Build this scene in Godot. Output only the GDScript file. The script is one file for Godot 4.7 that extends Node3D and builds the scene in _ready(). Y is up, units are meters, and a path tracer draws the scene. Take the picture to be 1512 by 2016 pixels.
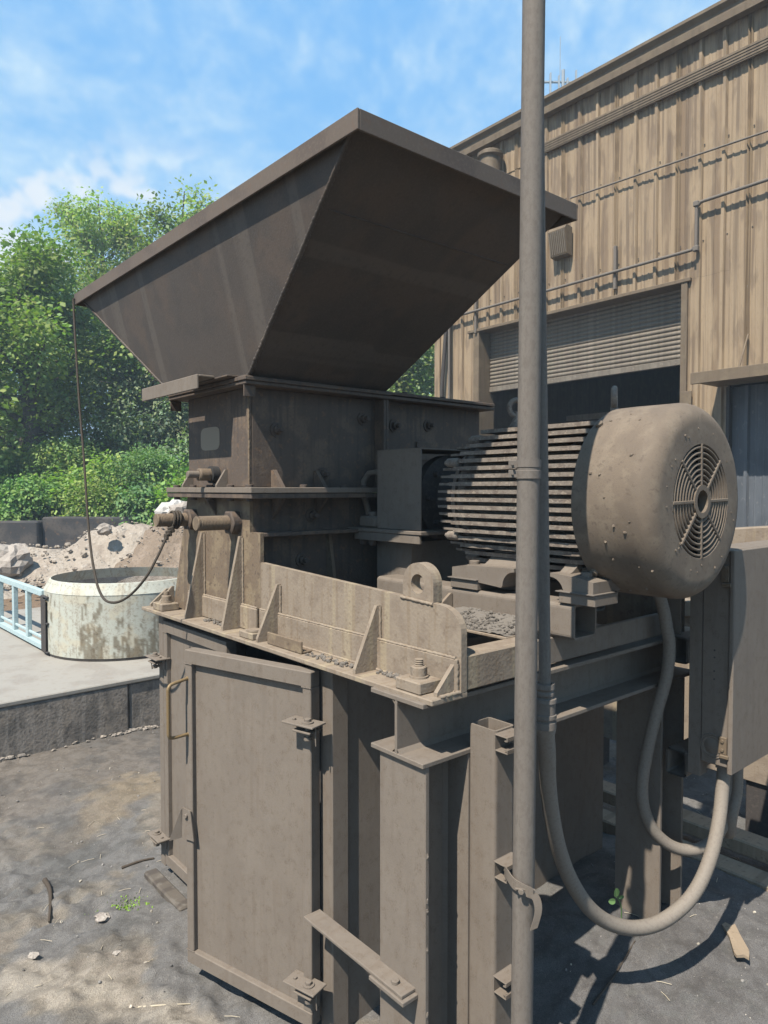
extends Node3D

# ------------------------------------------------------------------ mesh builder
class MB:
	var v := PackedVector3Array()
	var n := PackedVector3Array()
	var c := PackedColorArray()
	func tri(a: Vector3, b: Vector3, d: Vector3, na: Vector3, nb: Vector3, nd: Vector3) -> void:
		if (d - a).cross(b - a).dot(na + nb + nd) < 0.0:
			v.append(a); v.append(d); v.append(b)
			n.append(na); n.append(nd); n.append(nb)
		else:
			v.append(a); v.append(b); v.append(d)
			n.append(na); n.append(nb); n.append(nd)
	func flat(a: Vector3, b: Vector3, d: Vector3, out: Vector3) -> void:
		var f := (d - a).cross(b - a)
		if f.length_squared() < 1e-16:
			return
		f = f.normalized()
		if f.dot(out) < 0.0:
			f = -f
		tri(a, b, d, f, f, f)
	func quad(a: Vector3, b: Vector3, d: Vector3, e: Vector3, out: Vector3) -> void:
		flat(a, b, d, out); flat(a, d, e, out)
	func quadn(a: Vector3, b: Vector3, d: Vector3, e: Vector3, na: Vector3, nb: Vector3, nd: Vector3, ne: Vector3) -> void:
		tri(a, b, d, na, nb, nd); tri(a, d, e, na, nd, ne)
	# box between two corners, edges chamfered by ch, placed by t
	func box(lo: Vector3, hi: Vector3, ch := 0.0, t := Transform3D()) -> void:
		var a := lo.min(hi)
		var b := lo.max(hi)
		var m := (a + b) * 0.5
		var h := (b - a) * 0.5
		var k: float = minf(ch, minf(h.x, minf(h.y, h.z)) * 0.6)
		for ax in 3:
			var i := (ax + 1) % 3
			var j := (ax + 2) % 3
			for s in [-1.0, 1.0]:
				var q: Array[Vector3] = []
				for w in [[-1.0, -1.0], [1.0, -1.0], [1.0, 1.0], [-1.0, 1.0]]:
					var p := Vector3()
					p[ax] = s * h[ax]; p[i] = w[0] * (h[i] - k); p[j] = w[1] * (h[j] - k)
					q.append(t * (m + p))
				var o := Vector3(); o[ax] = s
				quad(q[0], q[1], q[2], q[3], t.basis * o)
		if k > 0.0:
			for ax in 3:
				var i := (ax + 1) % 3
				var j := (ax + 2) % 3
				for si in [-1.0, 1.0]:
					for sj in [-1.0, 1.0]:
						var p1 := Vector3(); p1[i] = si * h[i]; p1[j] = sj * (h[j] - k)
						var p2 := Vector3(); p2[i] = si * (h[i] - k); p2[j] = sj * h[j]
						var e := Vector3(); e[ax] = h[ax] - k
						var o := Vector3(); o[i] = si; o[j] = sj
						quad(t * (m + p1 - e), t * (m + p1 + e), t * (m + p2 + e), t * (m + p2 - e), t.basis * o)
			for sx in [-1.0, 1.0]:
				for sy in [-1.0, 1.0]:
					for sz in [-1.0, 1.0]:
						var s := Vector3(sx, sy, sz)
						flat(t * (m + s * Vector3(h.x, h.y - k, h.z - k)), t * (m + s * Vector3(h.x - k, h.y, h.z - k)), t * (m + s * Vector3(h.x - k, h.y - k, h.z)), t.basis * s)
	# polygon swept by vector d (polygon as 3D points, convex or not)
	func prism(poly: Array, d: Vector3) -> void:
		var p2 := PackedVector2Array()
		var nn := Vector3()
		for i in poly.size():
			nn += (poly[i] as Vector3).cross(poly[(i + 1) % poly.size()])
		nn = nn.normalized()
		var ex: Vector3 = (poly[1] - poly[0]).normalized()
		var ey := nn.cross(ex)
		var mid := Vector3()
		for p in poly:
			p2.append(Vector2(ex.dot(p), ey.dot(p)))
			mid += p
		mid = mid / poly.size() + d * 0.5
		var ix := Geometry2D.triangulate_polygon(p2)
		for k in range(0, ix.size(), 3):
			flat(poly[ix[k]], poly[ix[k + 1]], poly[ix[k + 2]], -d)
			flat(poly[ix[k]] + d, poly[ix[k + 1]] + d, poly[ix[k + 2]] + d, d)
		var ccw := 1.0 if nn.dot(d) > 0.0 else -1.0
		for i in poly.size():
			var a: Vector3 = poly[i]
			var b: Vector3 = poly[(i + 1) % poly.size()]
			quad(a, b, b + d, a + d, (b - a).cross(d) * ccw)
	func frame_of(ax: Vector3) -> Array:
		var e1 := ax.cross(Vector3.UP if absf(ax.y) < 0.9 else Vector3.RIGHT).normalized()
		return [e1, ax.cross(e1).normalized()]
	# surface of revolution: profile of Vector2(along axis, radius)
	func lathe(prof: Array, o: Vector3, axis: Vector3, seg := 24, crease := 0.75) -> void:
		var ax := axis.normalized()
		var f := frame_of(ax)
		var sn: Array[Vector2] = []
		for i in prof.size() - 1:
			var d: Vector2 = (prof[i + 1] - prof[i]).normalized()
			sn.append(Vector2(-d.y, d.x))
		for i in prof.size() - 1:
			var a: Vector2 = prof[i]
			var b: Vector2 = prof[i + 1]
			var na := sn[i]
			var nb := sn[i]
			if i > 0 and sn[i - 1].dot(sn[i]) > crease:
				na = (sn[i - 1] + sn[i]).normalized()
			if i < sn.size() - 1 and sn[i + 1].dot(sn[i]) > crease:
				nb = (sn[i + 1] + sn[i]).normalized()
			for k in seg:
				var t0 := TAU * k / seg
				var t1 := TAU * (k + 1) / seg
				var r0: Vector3 = f[0] * cos(t0) + f[1] * sin(t0)
				var r1: Vector3 = f[0] * cos(t1) + f[1] * sin(t1)
				var A := o + ax * a.x + r0 * a.y
				var B := o + ax * a.x + r1 * a.y
				var C := o + ax * b.x + r1 * b.y
				var D := o + ax * b.x + r0 * b.y
				var n0 := ax * na.x + r0 * na.y
				var n1 := ax * na.x + r1 * na.y
				var n2 := ax * nb.x + r1 * nb.y
				var n3 := ax * nb.x + r0 * nb.y
				if a.y > 1e-6:
					tri(A, B, C, n0, n1, n2)
				if b.y > 1e-6:
					tri(A, C, D, n0, n2, n3)
	func cyl(p0: Vector3, p1: Vector3, r: float, seg := 16, ch := 0.0) -> void:
		var l := (p1 - p0).length()
		if ch > 0.0:
			lathe([Vector2(0, 0), Vector2(0, r - ch), Vector2(ch, r), Vector2(l - ch, r), Vector2(l, r - ch), Vector2(l, 0)], p0, p1 - p0, seg, 0.9)
		else:
			lathe([Vector2(0, 0), Vector2(0, r), Vector2(l, r), Vector2(l, 0)], p0, p1 - p0, seg)
	func tube(path: PackedVector3Array, r: float, seg := 10, ridge := 0.0, pitch := 2, taper := 1.0) -> void:
		var m := path.size()
		var e1 := Vector3()
		var ring: Array = []
		for i in m:
			var t := (path[mini(i + 1, m - 1)] - path[maxi(i - 1, 0)]).normalized()
			if i == 0:
				e1 = frame_of(t)[0]
			e1 = (e1 - t * e1.dot(t)).normalized()
			var e2 := t.cross(e1)
			var rr := r * lerpf(1.0, taper, float(i) / maxf(1, m - 1)) - (ridge if (i % pitch) == 0 else 0.0)
			var pts := PackedVector3Array()
			for k in seg:
				pts.append(path[i] + (e1 * cos(TAU * k / seg) + e2 * sin(TAU * k / seg)) * rr)
			ring.append(pts)
		for i in m - 1:
			for k in seg:
				var k2 := (k + 1) % seg
				var a: Vector3 = ring[i][k]; var b: Vector3 = ring[i][k2]
				var d: Vector3 = ring[i + 1][k2]; var e: Vector3 = ring[i + 1][k]
				quadn(a, b, d, e, (a - path[i]).normalized(), (b - path[i]).normalized(), (d - path[i + 1]).normalized(), (e - path[i + 1]).normalized())
		for s in [0, m - 1]:
			for k in range(1, seg - 1):
				flat(ring[s][0], ring[s][k], ring[s][k + 1], (path[0] - path[1]) if s == 0 else (path[m - 1] - path[m - 2]))
	func hexa(p: Vector3, axis: Vector3, r: float, h: float) -> void:
		lathe([Vector2(0, 0), Vector2(0, r), Vector2(h * 0.88, r), Vector2(h, r * 0.86), Vector2(h, 0)], p, axis, 6, 2.0)
	# blob with noisy surface
	func rock(p: Vector3, s: Vector3, seed_: int, rough := 0.25, res := 10, flatb := true) -> void:
		var nz := FastNoiseLite.new()
		nz.seed = seed_; nz.frequency = 0.9
		nz.fractal_octaves = 3
		var g := func(i: int, j: int) -> Vector3:
			var th := PI * i / res
			var ph := TAU * (j % (res * 2)) / (res * 2)
			var d := Vector3(sin(th) * cos(ph), cos(th), sin(th) * sin(ph))
			var k := 1.0 + rough * 1.6 * nz.get_noise_3dv(d * 1.3) + rough * 0.5 * absf(nz.get_noise_3dv(d * 3.7 + Vector3(9, 9, 9)))
			return p + d * k * s
		for i in res:
			for j in res * 2:
				var a: Vector3 = g.call(i, j); var b: Vector3 = g.call(i, j + 1)
				var d: Vector3 = g.call(i + 1, j + 1); var e: Vector3 = g.call(i + 1, j)
				var out: Vector3 = (a + b + d + e) * 0.25 - p
				flat(a, b, d, out); flat(a, d, e, out)
	func mesh() -> ArrayMesh:
		var arr := []
		arr.resize(Mesh.ARRAY_MAX)
		arr[Mesh.ARRAY_VERTEX] = v
		arr[Mesh.ARRAY_NORMAL] = n
		if c.size() == v.size() and c.size() > 0:
			arr[Mesh.ARRAY_COLOR] = c
		var m := ArrayMesh.new()
		m.add_surface_from_arrays(Mesh.PRIMITIVE_TRIANGLES, arr)
		return m

# ------------------------------------------------------------------ frames of reference
# crusher frame: u runs toward the near end, y up, v away from the door side (local z = -v)
var MF := Transform3D(Basis(Vector3.UP, deg_to_rad(-49.64)), Vector3(0.1122, 0, -1.6536))
# workshop frame: x along its front wall, z out of the wall
var BF := Transform3D(Basis(Vector3.UP, deg_to_rad(-51.65)), Vector3(1.641, 0, -12.2))
# depth of each coat's own colour (linear factors on its pattern)
const TONE := {
	"dust": Color(0.50, 0.505, 0.51), "tan": Color(0.66, 0.66, 0.655), "ochre": Color(0.56, 0.555, 0.55), "brown": Color(0.74, 0.725, 0.715),
	"hopper": Color(0.62, 0.60, 0.575), "rim": Color(0.66, 0.645, 0.635), "motor": Color(0.58, 0.57, 0.56),
	"fin": Color(0.95, 0.93, 0.90), "pole": Color(0.49, 0.495, 0.50), "hose": Color(0.68, 0.675, 0.665), "cladding": Color(0.60, 0.58, 0.57),
	"trim": Color(0.51, 0.50, 0.48), "slat": Color(0.64, 0.60, 0.55), "concrete": Color(0.62, 0.62, 0.62), "stained_concrete": Color(1.15, 1.15, 1.15),
	"ring_paint": Color(0.70, 0.685, 0.685), "pale_blue": Color(0.70, 0.70, 0.70), "sand": Color(0.72, 0.725, 0.73), "brown_sand": Color(0.85, 0.85, 0.85), "stone": Color(0.82, 0.82, 0.82), "white_stone": Color(0.70, 0.70, 0.70),
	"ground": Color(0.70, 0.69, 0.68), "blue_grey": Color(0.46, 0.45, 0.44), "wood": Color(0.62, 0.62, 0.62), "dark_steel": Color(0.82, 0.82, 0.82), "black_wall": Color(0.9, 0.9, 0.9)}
var base_of := {}
var names := {}
var mat := {}
var rng := RandomNumberGenerator.new()

func P(u: float, y: float, v: float) -> Vector3:
	return Vector3(u, y, -v)

func numbered(called: String) -> String:
	var k: int = names.get(called, 0)
	names[called] = k + 1
	return called if k == 0 else "%s_%03d" % [called, k]

func thing(called: String, label: String, category: String, frame: Transform3D, at: Vector3, group := "") -> Node3D:
	var o := Node3D.new()
	o.name = numbered(called)
	add_child(o)
	o.transform = frame * Transform3D(Basis(), at)
	o.set_meta("label", label)
	o.set_meta("category", category)
	if group != "":
		o.set_meta("group", group)
	base_of[o] = at
	return o

func part(called: String, m: Variant, material: Material, parent: Node3D, t := Transform3D()) -> MeshInstance3D:
	var o := MeshInstance3D.new()
	o.name = called
	o.mesh = m.mesh() if m is MB else m
	o.material_override = material
	parent.add_child(o, true)
	o.transform = Transform3D(Basis(), -base_of[parent]) * t if base_of.has(parent) else t
	return o

func structure(called: String, m: MB, material: Material, frame := Transform3D()) -> MeshInstance3D:
	var o := MeshInstance3D.new()
	o.name = called
	o.mesh = m.mesh()
	o.material_override = material
	add_child(o, true)
	o.transform = frame
	o.set_meta("kind", "structure")
	return o

func bx(a: Vector3, b: Vector3, ch := 0.002) -> MB:
	var m := MB.new()
	m.box(a, b, ch)
	return m

# ------------------------------------------------------------------ textures and materials
func noise_bytes(size: Vector2i, freq: float, octaves: int, sd: int, kind := FastNoiseLite.TYPE_SIMPLEX_SMOOTH, out := Vector2i.ZERO) -> PackedByteArray:
	var nz := FastNoiseLite.new()
	nz.noise_type = kind
	nz.seed = sd; nz.frequency = freq; nz.fractal_octaves = octaves
	var im := nz.get_seamless_image(size.x, size.y)
	im.convert(Image.FORMAT_L8)
	if out != Vector2i.ZERO:
		im.resize(out.x, out.y, Image.INTERPOLATE_CUBIC)
	return im.get_data()

# layers: [bytes, linear colour, low, high, strength]
func paint(size: Vector2i, base: Color, layers: Array) -> ImageTexture:
	var lut := PackedByteArray()
	lut.resize(4096)
	for i in 4096:
		lut[i] = int(255.0 * pow(i / 4095.0, 1.0 / 2.2) + 0.5)
	var count := size.x * size.y
	var r := PackedFloat32Array(); r.resize(count); r.fill(base.r)
	var g := PackedFloat32Array(); g.resize(count); g.fill(base.g)
	var b := PackedFloat32Array(); b.resize(count); b.fill(base.b)
	for l in layers:
		var by: PackedByteArray = l[0]
		var col: Color = l[1]
		var tab := PackedFloat32Array(); tab.resize(256)
		for i in 256:
			tab[i] = smoothstep(l[2], l[3], i / 255.0) * l[4]
		for i in count:
			var k := tab[by[i]]
			if k > 0.0:
				r[i] += (col.r - r[i]) * k
				g[i] += (col.g - g[i]) * k
				b[i] += (col.b - b[i]) * k
	var out := PackedByteArray(); out.resize(count * 3)
	for i in count:
		out[i * 3] = lut[clampi(int(r[i] * 4095.0), 0, 4095)]
		out[i * 3 + 1] = lut[clampi(int(g[i] * 4095.0), 0, 4095)]
		out[i * 3 + 2] = lut[clampi(int(b[i] * 4095.0), 0, 4095)]
	return ImageTexture.create_from_image(Image.create_from_data(size.x, size.y, false, Image.FORMAT_RGB8, out))

# product of two patterns
func mul(a: PackedByteArray, b: PackedByteArray) -> PackedByteArray:
	var out := PackedByteArray()
	out.resize(a.size())
	for i in a.size():
		out[i] = (a[i] * b[i]) / 255
	return out

func lin(r: float, g: float, b: float) -> Color:
	return Color(r, g, b)

func surface(called: String, tex: Texture2D, tile: Vector3, rough: float, bump: Texture2D = null, depth := 0.0, metal := 0.0) -> StandardMaterial3D:
	var m := StandardMaterial3D.new()
	m.resource_name = called
	m.albedo_texture = tex
	m.uv1_triplanar = true
	m.uv1_scale = tile
	m.uv1_triplanar_sharpness = 6.0
	m.roughness = rough
	m.metallic = metal
	m.metallic_specular = 0.35
	if bump:
		m.heightmap_enabled = true
		m.heightmap_texture = bump
		m.heightmap_scale = depth
	mat[called] = m
	var k: Color = TONE.get(called, Color.WHITE)
	m.albedo_color = Color(k.r * 0.92, k.g * 0.92, k.b * 0.92).linear_to_srgb()
	return m

func plain(called: String, c: Color, rough: float, metal := 0.0) -> StandardMaterial3D:
	var m := StandardMaterial3D.new()
	m.resource_name = called
	m.albedo_color = Color(c.r * 0.78, c.g * 0.78, c.b * 0.78).linear_to_srgb()
	m.roughness = rough
	m.metallic = metal
	m.metallic_specular = 0.35
	mat[called] = m
	return m

func grey_tex(by: PackedByteArray, s: int) -> ImageTexture:
	return ImageTexture.create_from_image(Image.create_from_data(s, s, false, Image.FORMAT_L8, by))

func make_materials() -> void:
	var S := Vector2i(512, 512)
	var blotch := noise_bytes(S, 0.006, 5, 11)
	var blotch2 := noise_bytes(S, 0.012, 5, 27)
	var fine := noise_bytes(S, 0.09, 3, 5)
	var grain := noise_bytes(S, 0.3, 2, 6)
	var spots := noise_bytes(S, 0.035, 4, 19)
	var streak := noise_bytes(Vector2i(512, 32), 0.035, 4, 8, FastNoiseLite.TYPE_SIMPLEX_SMOOTH, S)
	var streak2 := noise_bytes(Vector2i(512, 16), 0.012, 4, 45, FastNoiseLite.TYPE_SIMPLEX_SMOOTH, S)
	var cell := noise_bytes(S, 0.03, 3, 61, FastNoiseLite.TYPE_CELLULAR)
	var bump_fine := grey_tex(grain, 512)
	var bump_mid := grey_tex(fine, 512)
	var bump_spot := grey_tex(spots, 512)
	# taupe dust on steel (doors, posts, columns)
	var t_dust := paint(S, lin(0.33, 0.275, 0.225), [
		[blotch, lin(0.295, 0.245, 0.20), 0.35, 0.75, 0.6], [blotch2, lin(0.36, 0.305, 0.252), 0.5, 0.8, 0.4],
		[streak, lin(0.27, 0.222, 0.18), 0.60, 0.85, 0.3], [fine, lin(0.28, 0.232, 0.19), 0.5, 0.85, 0.4], [grain, lin(0.39, 0.33, 0.272), 0.55, 0.9, 0.35],
		[mul(spots, grain), lin(0.20, 0.145, 0.10), 0.36, 0.5, 0.5], [mul(streak, blotch2), lin(0.27, 0.20, 0.145), 0.36, 0.5, 0.2]])
	surface("dust", t_dust, Vector3(1.4, 1.1, 1.4), 0.82, bump_fine, 0.03)
	# warmer dust with ochre runs (base frame plates)
	var t_tan := paint(S, lin(0.355, 0.29, 0.225), [
		[blotch2, lin(0.285, 0.225, 0.175), 0.4, 0.75, 0.75], [streak2, lin(0.44, 0.365, 0.255), 0.55, 0.8, 0.7],
		[streak, lin(0.27, 0.20, 0.135), 0.6, 0.85, 0.5], [fine, lin(0.30, 0.24, 0.185), 0.5, 0.85, 0.5], [spots, lin(0.22, 0.165, 0.12), 0.7, 0.86, 0.6]])
	surface("tan", t_tan, Vector3(1.7, 1.7, 1.7), 0.86, bump_mid, 0.06)
	# dark brown housing, dust rubbed thin
	var t_brown := paint(S, lin(0.125, 0.098, 0.080), [
		[blotch, lin(0.20, 0.15, 0.11), 0.5, 0.75, 0.7], [streak, lin(0.085, 0.07, 0.062), 0.52, 0.8, 0.6],
		[spots, lin(0.24, 0.15, 0.09), 0.66, 0.85, 0.45], [fine, lin(0.10, 0.08, 0.068), 0.5, 0.85, 0.5]])
	surface("brown", t_brown, Vector3(1.5, 1.5, 1.5), 0.75, bump_mid, 0.05)
	# lower crusher body: ochre patches on brown
	var t_ochre := paint(S, lin(0.27, 0.205, 0.145), [
		[blotch2, lin(0.38, 0.30, 0.20), 0.45, 0.72, 0.8], [streak2, lin(0.19, 0.145, 0.11), 0.52, 0.78, 0.7],
		[fine, lin(0.22, 0.165, 0.12), 0.5, 0.85, 0.5], [spots, lin(0.15, 0.11, 0.085), 0.68, 0.85, 0.7]])
	surface("ochre", t_ochre, Vector3(1.6, 1.6, 1.6), 0.84, bump_mid, 0.06)
	# hopper plate, dark weathered paint with rust haze
	var t_hop := paint(S, lin(0.112, 0.094, 0.083), [
		[blotch, lin(0.145, 0.110, 0.088), 0.42, 0.72, 0.7], [blotch2, lin(0.088, 0.077, 0.071), 0.5, 0.78, 0.6], [streak2, lin(0.185, 0.160, 0.138), 0.58, 0.76, 0.55],
		[grain, lin(0.165, 0.140, 0.122), 0.5, 0.85, 0.55], [fine, lin(0.088, 0.074, 0.066), 0.55, 0.85, 0.4]])
	surface("hopper", t_hop, Vector3(0.9, 0.9, 0.9), 0.6, bump_fine, 0.04)
	surface("rim", paint(S, lin(0.165, 0.132, 0.108), [[blotch, lin(0.125, 0.10, 0.085), 0.45, 0.75, 0.7], [fine, lin(0.20, 0.165, 0.135), 0.5, 0.85, 0.5], [spots, lin(0.19, 0.12, 0.08), 0.66, 0.85, 0.35]]), Vector3(1.5, 1.5, 1.5), 0.7, bump_fine, 0.03)
	# motor dust
	var t_motor := paint(S, lin(0.255, 0.205, 0.158), [
		[blotch2, lin(0.31, 0.255, 0.195), 0.45, 0.75, 0.7], [blotch, lin(0.205, 0.165, 0.13), 0.5, 0.78, 0.6],
		[spots, lin(0.16, 0.125, 0.098), 0.68, 0.85, 0.6], [fine, lin(0.21, 0.168, 0.13), 0.5, 0.85, 0.5], [grain, lin(0.33, 0.27, 0.21), 0.6, 0.9, 0.3]])
	surface("motor", t_motor, Vector3(2.2, 2.2, 2.2), 0.8, bump_fine, 0.04)
	var t_fin := paint(S, lin(0.20, 0.175, 0.15), [
		[blotch2, lin(0.13, 0.105, 0.09), 0.45, 0.7, 0.8], [spots, lin(0.33, 0.28, 0.23), 0.6, 0.8, 0.6], [fine, lin(0.12, 0.10, 0.088), 0.5, 0.8, 0.5]])
	surface("fin", t_fin, Vector3(3, 3, 3), 0.85, bump_mid, 0.08)
	var t_pole := paint(S, lin(0.29, 0.25, 0.215), [
		[spots, lin(0.23, 0.195, 0.165), 0.45, 0.75, 0.6], [streak, lin(0.34, 0.30, 0.255), 0.5, 0.8, 0.5], [fine, lin(0.22, 0.19, 0.16), 0.5, 0.85, 0.5], [grain, lin(0.35, 0.305, 0.26), 0.6, 0.9, 0.4]])
	surface("pole", t_pole, Vector3(3.2, 1.6, 3.2), 0.72, bump_fine, 0.02)
	var t_hose := paint(S, lin(0.30, 0.262, 0.222), [
		[spots, lin(0.24, 0.205, 0.175), 0.5, 0.8, 0.7], [fine, lin(0.24, 0.21, 0.18), 0.5, 0.85, 0.5], [cell, lin(0.13, 0.11, 0.095), 0.82, 0.95, 0.5]])
	surface("hose", t_hose, Vector3(4, 4, 4), 0.7, bump_fine, 0.02)
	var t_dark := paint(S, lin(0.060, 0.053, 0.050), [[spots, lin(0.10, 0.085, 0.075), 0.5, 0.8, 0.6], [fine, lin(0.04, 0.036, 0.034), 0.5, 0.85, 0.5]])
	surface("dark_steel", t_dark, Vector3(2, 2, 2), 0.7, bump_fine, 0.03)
	# cladding, weathered bronze paint with long runs
	var t_wall := paint(S, lin(0.47, 0.37, 0.25), [
		[streak2, lin(0.27, 0.195, 0.125), 0.42, 0.75, 0.75], [streak, lin(0.14, 0.10, 0.07), 0.50, 0.74, 0.55],
		[blotch, lin(0.50, 0.395, 0.265), 0.5, 0.75, 0.7], [blotch2, lin(0.27, 0.205, 0.145), 0.58, 0.8, 0.6], [fine, lin(0.33, 0.245, 0.16), 0.5, 0.9, 0.3]])
	surface("cladding", t_wall, Vector3(0.62, 0.20, 0.62), 0.45, null, 0.0)
	var t_trim := paint(S, lin(0.27, 0.21, 0.15), [[streak, lin(0.20, 0.155, 0.11), 0.5, 0.8, 0.6], [blotch2, lin(0.34, 0.27, 0.19), 0.5, 0.8, 0.6], [fine, lin(0.22, 0.17, 0.12), 0.5, 0.85, 0.4]])
	surface("trim", t_trim, Vector3(0.6, 0.6, 0.6), 0.6)
	var t_slat := paint(S, lin(0.27, 0.245, 0.215), [[blotch, lin(0.34, 0.315, 0.28), 0.45, 0.75, 0.7], [streak, lin(0.20, 0.18, 0.155), 0.5, 0.8, 0.5], [spots, lin(0.44, 0.41, 0.36), 0.7, 0.85, 0.5]])
	surface("slat", t_slat, Vector3(0.7, 0.7, 0.7), 0.5, null, 0.0, 0.2)
	var t_blue := paint(S, lin(0.20, 0.225, 0.26), [[blotch, lin(0.14, 0.16, 0.19), 0.4, 0.75, 0.7], [streak, lin(0.27, 0.295, 0.33), 0.55, 0.8, 0.5], [spots, lin(0.34, 0.36, 0.38), 0.72, 0.86, 0.6]])
	surface("blue_grey", t_blue, Vector3(0.6, 0.4, 0.6), 0.5)
	# concrete
	var t_conc := paint(S, lin(0.43, 0.41, 0.37), [[blotch, lin(0.35, 0.32, 0.285), 0.45, 0.75, 0.7], [spots, lin(0.36, 0.31, 0.26), 0.62, 0.85, 0.6], [fine, lin(0.44, 0.41, 0.37), 0.5, 0.85, 0.5], [grain, lin(0.6, 0.57, 0.52), 0.6, 0.9, 0.4]])
	surface("concrete", t_conc, Vector3(0.7, 0.7, 0.7), 0.9, bump_fine, 0.05)
	var t_cwall := paint(S, lin(0.21, 0.185, 0.16), [[blotch, lin(0.11, 0.10, 0.09), 0.4, 0.7, 0.8], [blotch2, lin(0.24, 0.205, 0.17), 0.52, 0.78, 0.7], [spots, lin(0.07, 0.065, 0.06), 0.58, 0.8, 0.6], [streak, lin(0.30, 0.27, 0.24), 0.55, 0.8, 0.4], [fine, lin(0.10, 0.092, 0.085), 0.5, 0.85, 0.4]])
	surface("stained_concrete", t_cwall, Vector3(0.9, 0.9, 0.9), 0.92, grey_tex(fine, 512), 0.12)
	var t_black := paint(S, lin(0.045, 0.045, 0.048), [[blotch, lin(0.10, 0.088, 0.08), 0.5, 0.78, 0.8], [spots, lin(0.16, 0.10, 0.06), 0.68, 0.85, 0.5], [fine, lin(0.03, 0.03, 0.032), 0.5, 0.85, 0.5]])
	surface("black_wall", t_black, Vector3(0.3, 0.3, 0.3), 0.9)
	# ring of pale paint, flaked and muddy
	var t_ring := paint(S, lin(0.58, 0.61, 0.54), [
		[blotch2, lin(0.62, 0.57, 0.43), 0.5, 0.75, 0.6], [streak, lin(0.44, 0.43, 0.36), 0.5, 0.8, 0.45], [fine, lin(0.50, 0.50, 0.43), 0.5, 0.8, 0.5],
		[mul(streak, fine), lin(0.34, 0.30, 0.235), 0.30, 0.5, 0.5], [mul(spots, grain), lin(0.30, 0.255, 0.20), 0.34, 0.5, 0.6]])
	surface("ring_paint", t_ring, Vector3(0.9, 0.9, 0.9), 0.7).vertex_color_use_as_albedo = true
	var t_rail := paint(S, lin(0.50, 0.64, 0.67), [[spots, lin(0.30, 0.40, 0.40), 0.6, 0.82, 0.7], [blotch2, lin(0.55, 0.70, 0.71), 0.5, 0.8, 0.6]])
	surface("pale_blue", t_rail, Vector3(2, 2, 2), 0.6)
	# ground: neutral pattern, tinted by vertex colours
	var G := Vector2i(1024, 1024)
	var g1 := noise_bytes(G, 0.012, 5, 71)
	var g2 := noise_bytes(G, 0.05, 4, 72)
	var g3 := noise_bytes(G, 0.22, 3, 73)
	var g4 := noise_bytes(G, 0.045, 2, 74, FastNoiseLite.TYPE_CELLULAR)
	var g5 := noise_bytes(G, 0.35, 2, 75)
	var t_ground := paint(G, lin(0.74, 0.74, 0.74), [
		[g1, lin(0.56, 0.55, 0.54), 0.40, 0.66, 0.75], [g2, lin(0.92, 0.90, 0.87), 0.56, 0.74, 0.6], [g4, lin(0.45, 0.44, 0.44), 0.55, 0.80, 0.5],
		[g3, lin(0.42, 0.41, 0.41), 0.55, 0.78, 0.75], [g5, lin(1.0, 0.97, 0.93), 0.66, 0.80, 0.6], [g5, lin(0.34, 0.33, 0.33), 0.40, 0.24, 0.7]])
	var gm := surface("ground", t_ground, Vector3(0.8, 0.8, 0.8), 0.9, grey_tex(g3, 1024), 0.16)
	gm.vertex_color_use_as_albedo = true
	gm.uv1_world_triplanar = true
	gm.metallic_specular = 0.2
	var t_sand := paint(S, lin(0.40, 0.345, 0.285), [[blotch, lin(0.30, 0.245, 0.20), 0.45, 0.75, 0.7], [spots, lin(0.52, 0.47, 0.41), 0.6, 0.82, 0.6], [fine, lin(0.27, 0.23, 0.19), 0.5, 0.85, 0.6]])
	surface("sand", t_sand, Vector3(0.5, 0.5, 0.5), 0.95, grey_tex(spots, 512), 2.0)
	surface("brown_sand", paint(S, lin(0.20, 0.155, 0.115), [[blotch, lin(0.28, 0.22, 0.17), 0.45, 0.75, 0.7], [fine, lin(0.13, 0.10, 0.08), 0.5, 0.85, 0.6]]), Vector3(0.6, 0.6, 0.6), 0.95, grey_tex(spots, 512), 2.0)
	surface("stone", paint(S, lin(0.38, 0.34, 0.30), [[blotch2, lin(0.26, 0.22, 0.19), 0.45, 0.75, 0.7], [fine, lin(0.5, 0.46, 0.42), 0.5, 0.85, 0.5]]), Vector3(1.5, 1.5, 1.5), 0.9, bump_mid, 0.4)
	surface("white_stone", paint(S, lin(0.62, 0.60, 0.57), [[blotch2, lin(0.42, 0.40, 0.37), 0.5, 0.8, 0.7], [fine, lin(0.7, 0.68, 0.65), 0.5, 0.85, 0.5]]), Vector3(1.5, 1.5, 1.5), 0.9, bump_mid, 0.4)
	surface("wood", paint(S, lin(0.42, 0.33, 0.235), [[streak2, lin(0.30, 0.23, 0.16), 0.45, 0.75, 0.7], [streak, lin(0.5, 0.40, 0.29), 0.5, 0.8, 0.5], [spots, lin(0.22, 0.17, 0.13), 0.68, 0.84, 0.6]]), Vector3(1.5, 1.5, 1.5), 0.85, bump_mid, 0.1)
	surface("bark", paint(S, lin(0.10, 0.085, 0.07), [[streak, lin(0.06, 0.05, 0.042), 0.45, 0.75, 0.8], [spots, lin(0.16, 0.145, 0.125), 0.6, 0.82, 0.6]]), Vector3(0.8, 0.8, 0.8), 0.95)
	plain("black_hole", lin(0.012, 0.012, 0.013), 0.9)
	plain("brass", lin(0.24, 0.17, 0.09), 0.5, 0.2)
	plain("rope", lin(0.06, 0.05, 0.04), 0.9)
	plain("rubber", lin(0.035, 0.034, 0.034), 0.8)
	plain("patch_label", lin(0.30, 0.25, 0.19), 0.8)
	plain("antenna", lin(0.30, 0.33, 0.35), 0.7)
	plain("bud", lin(0.14, 0.25, 0.09), 0.6)
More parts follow.
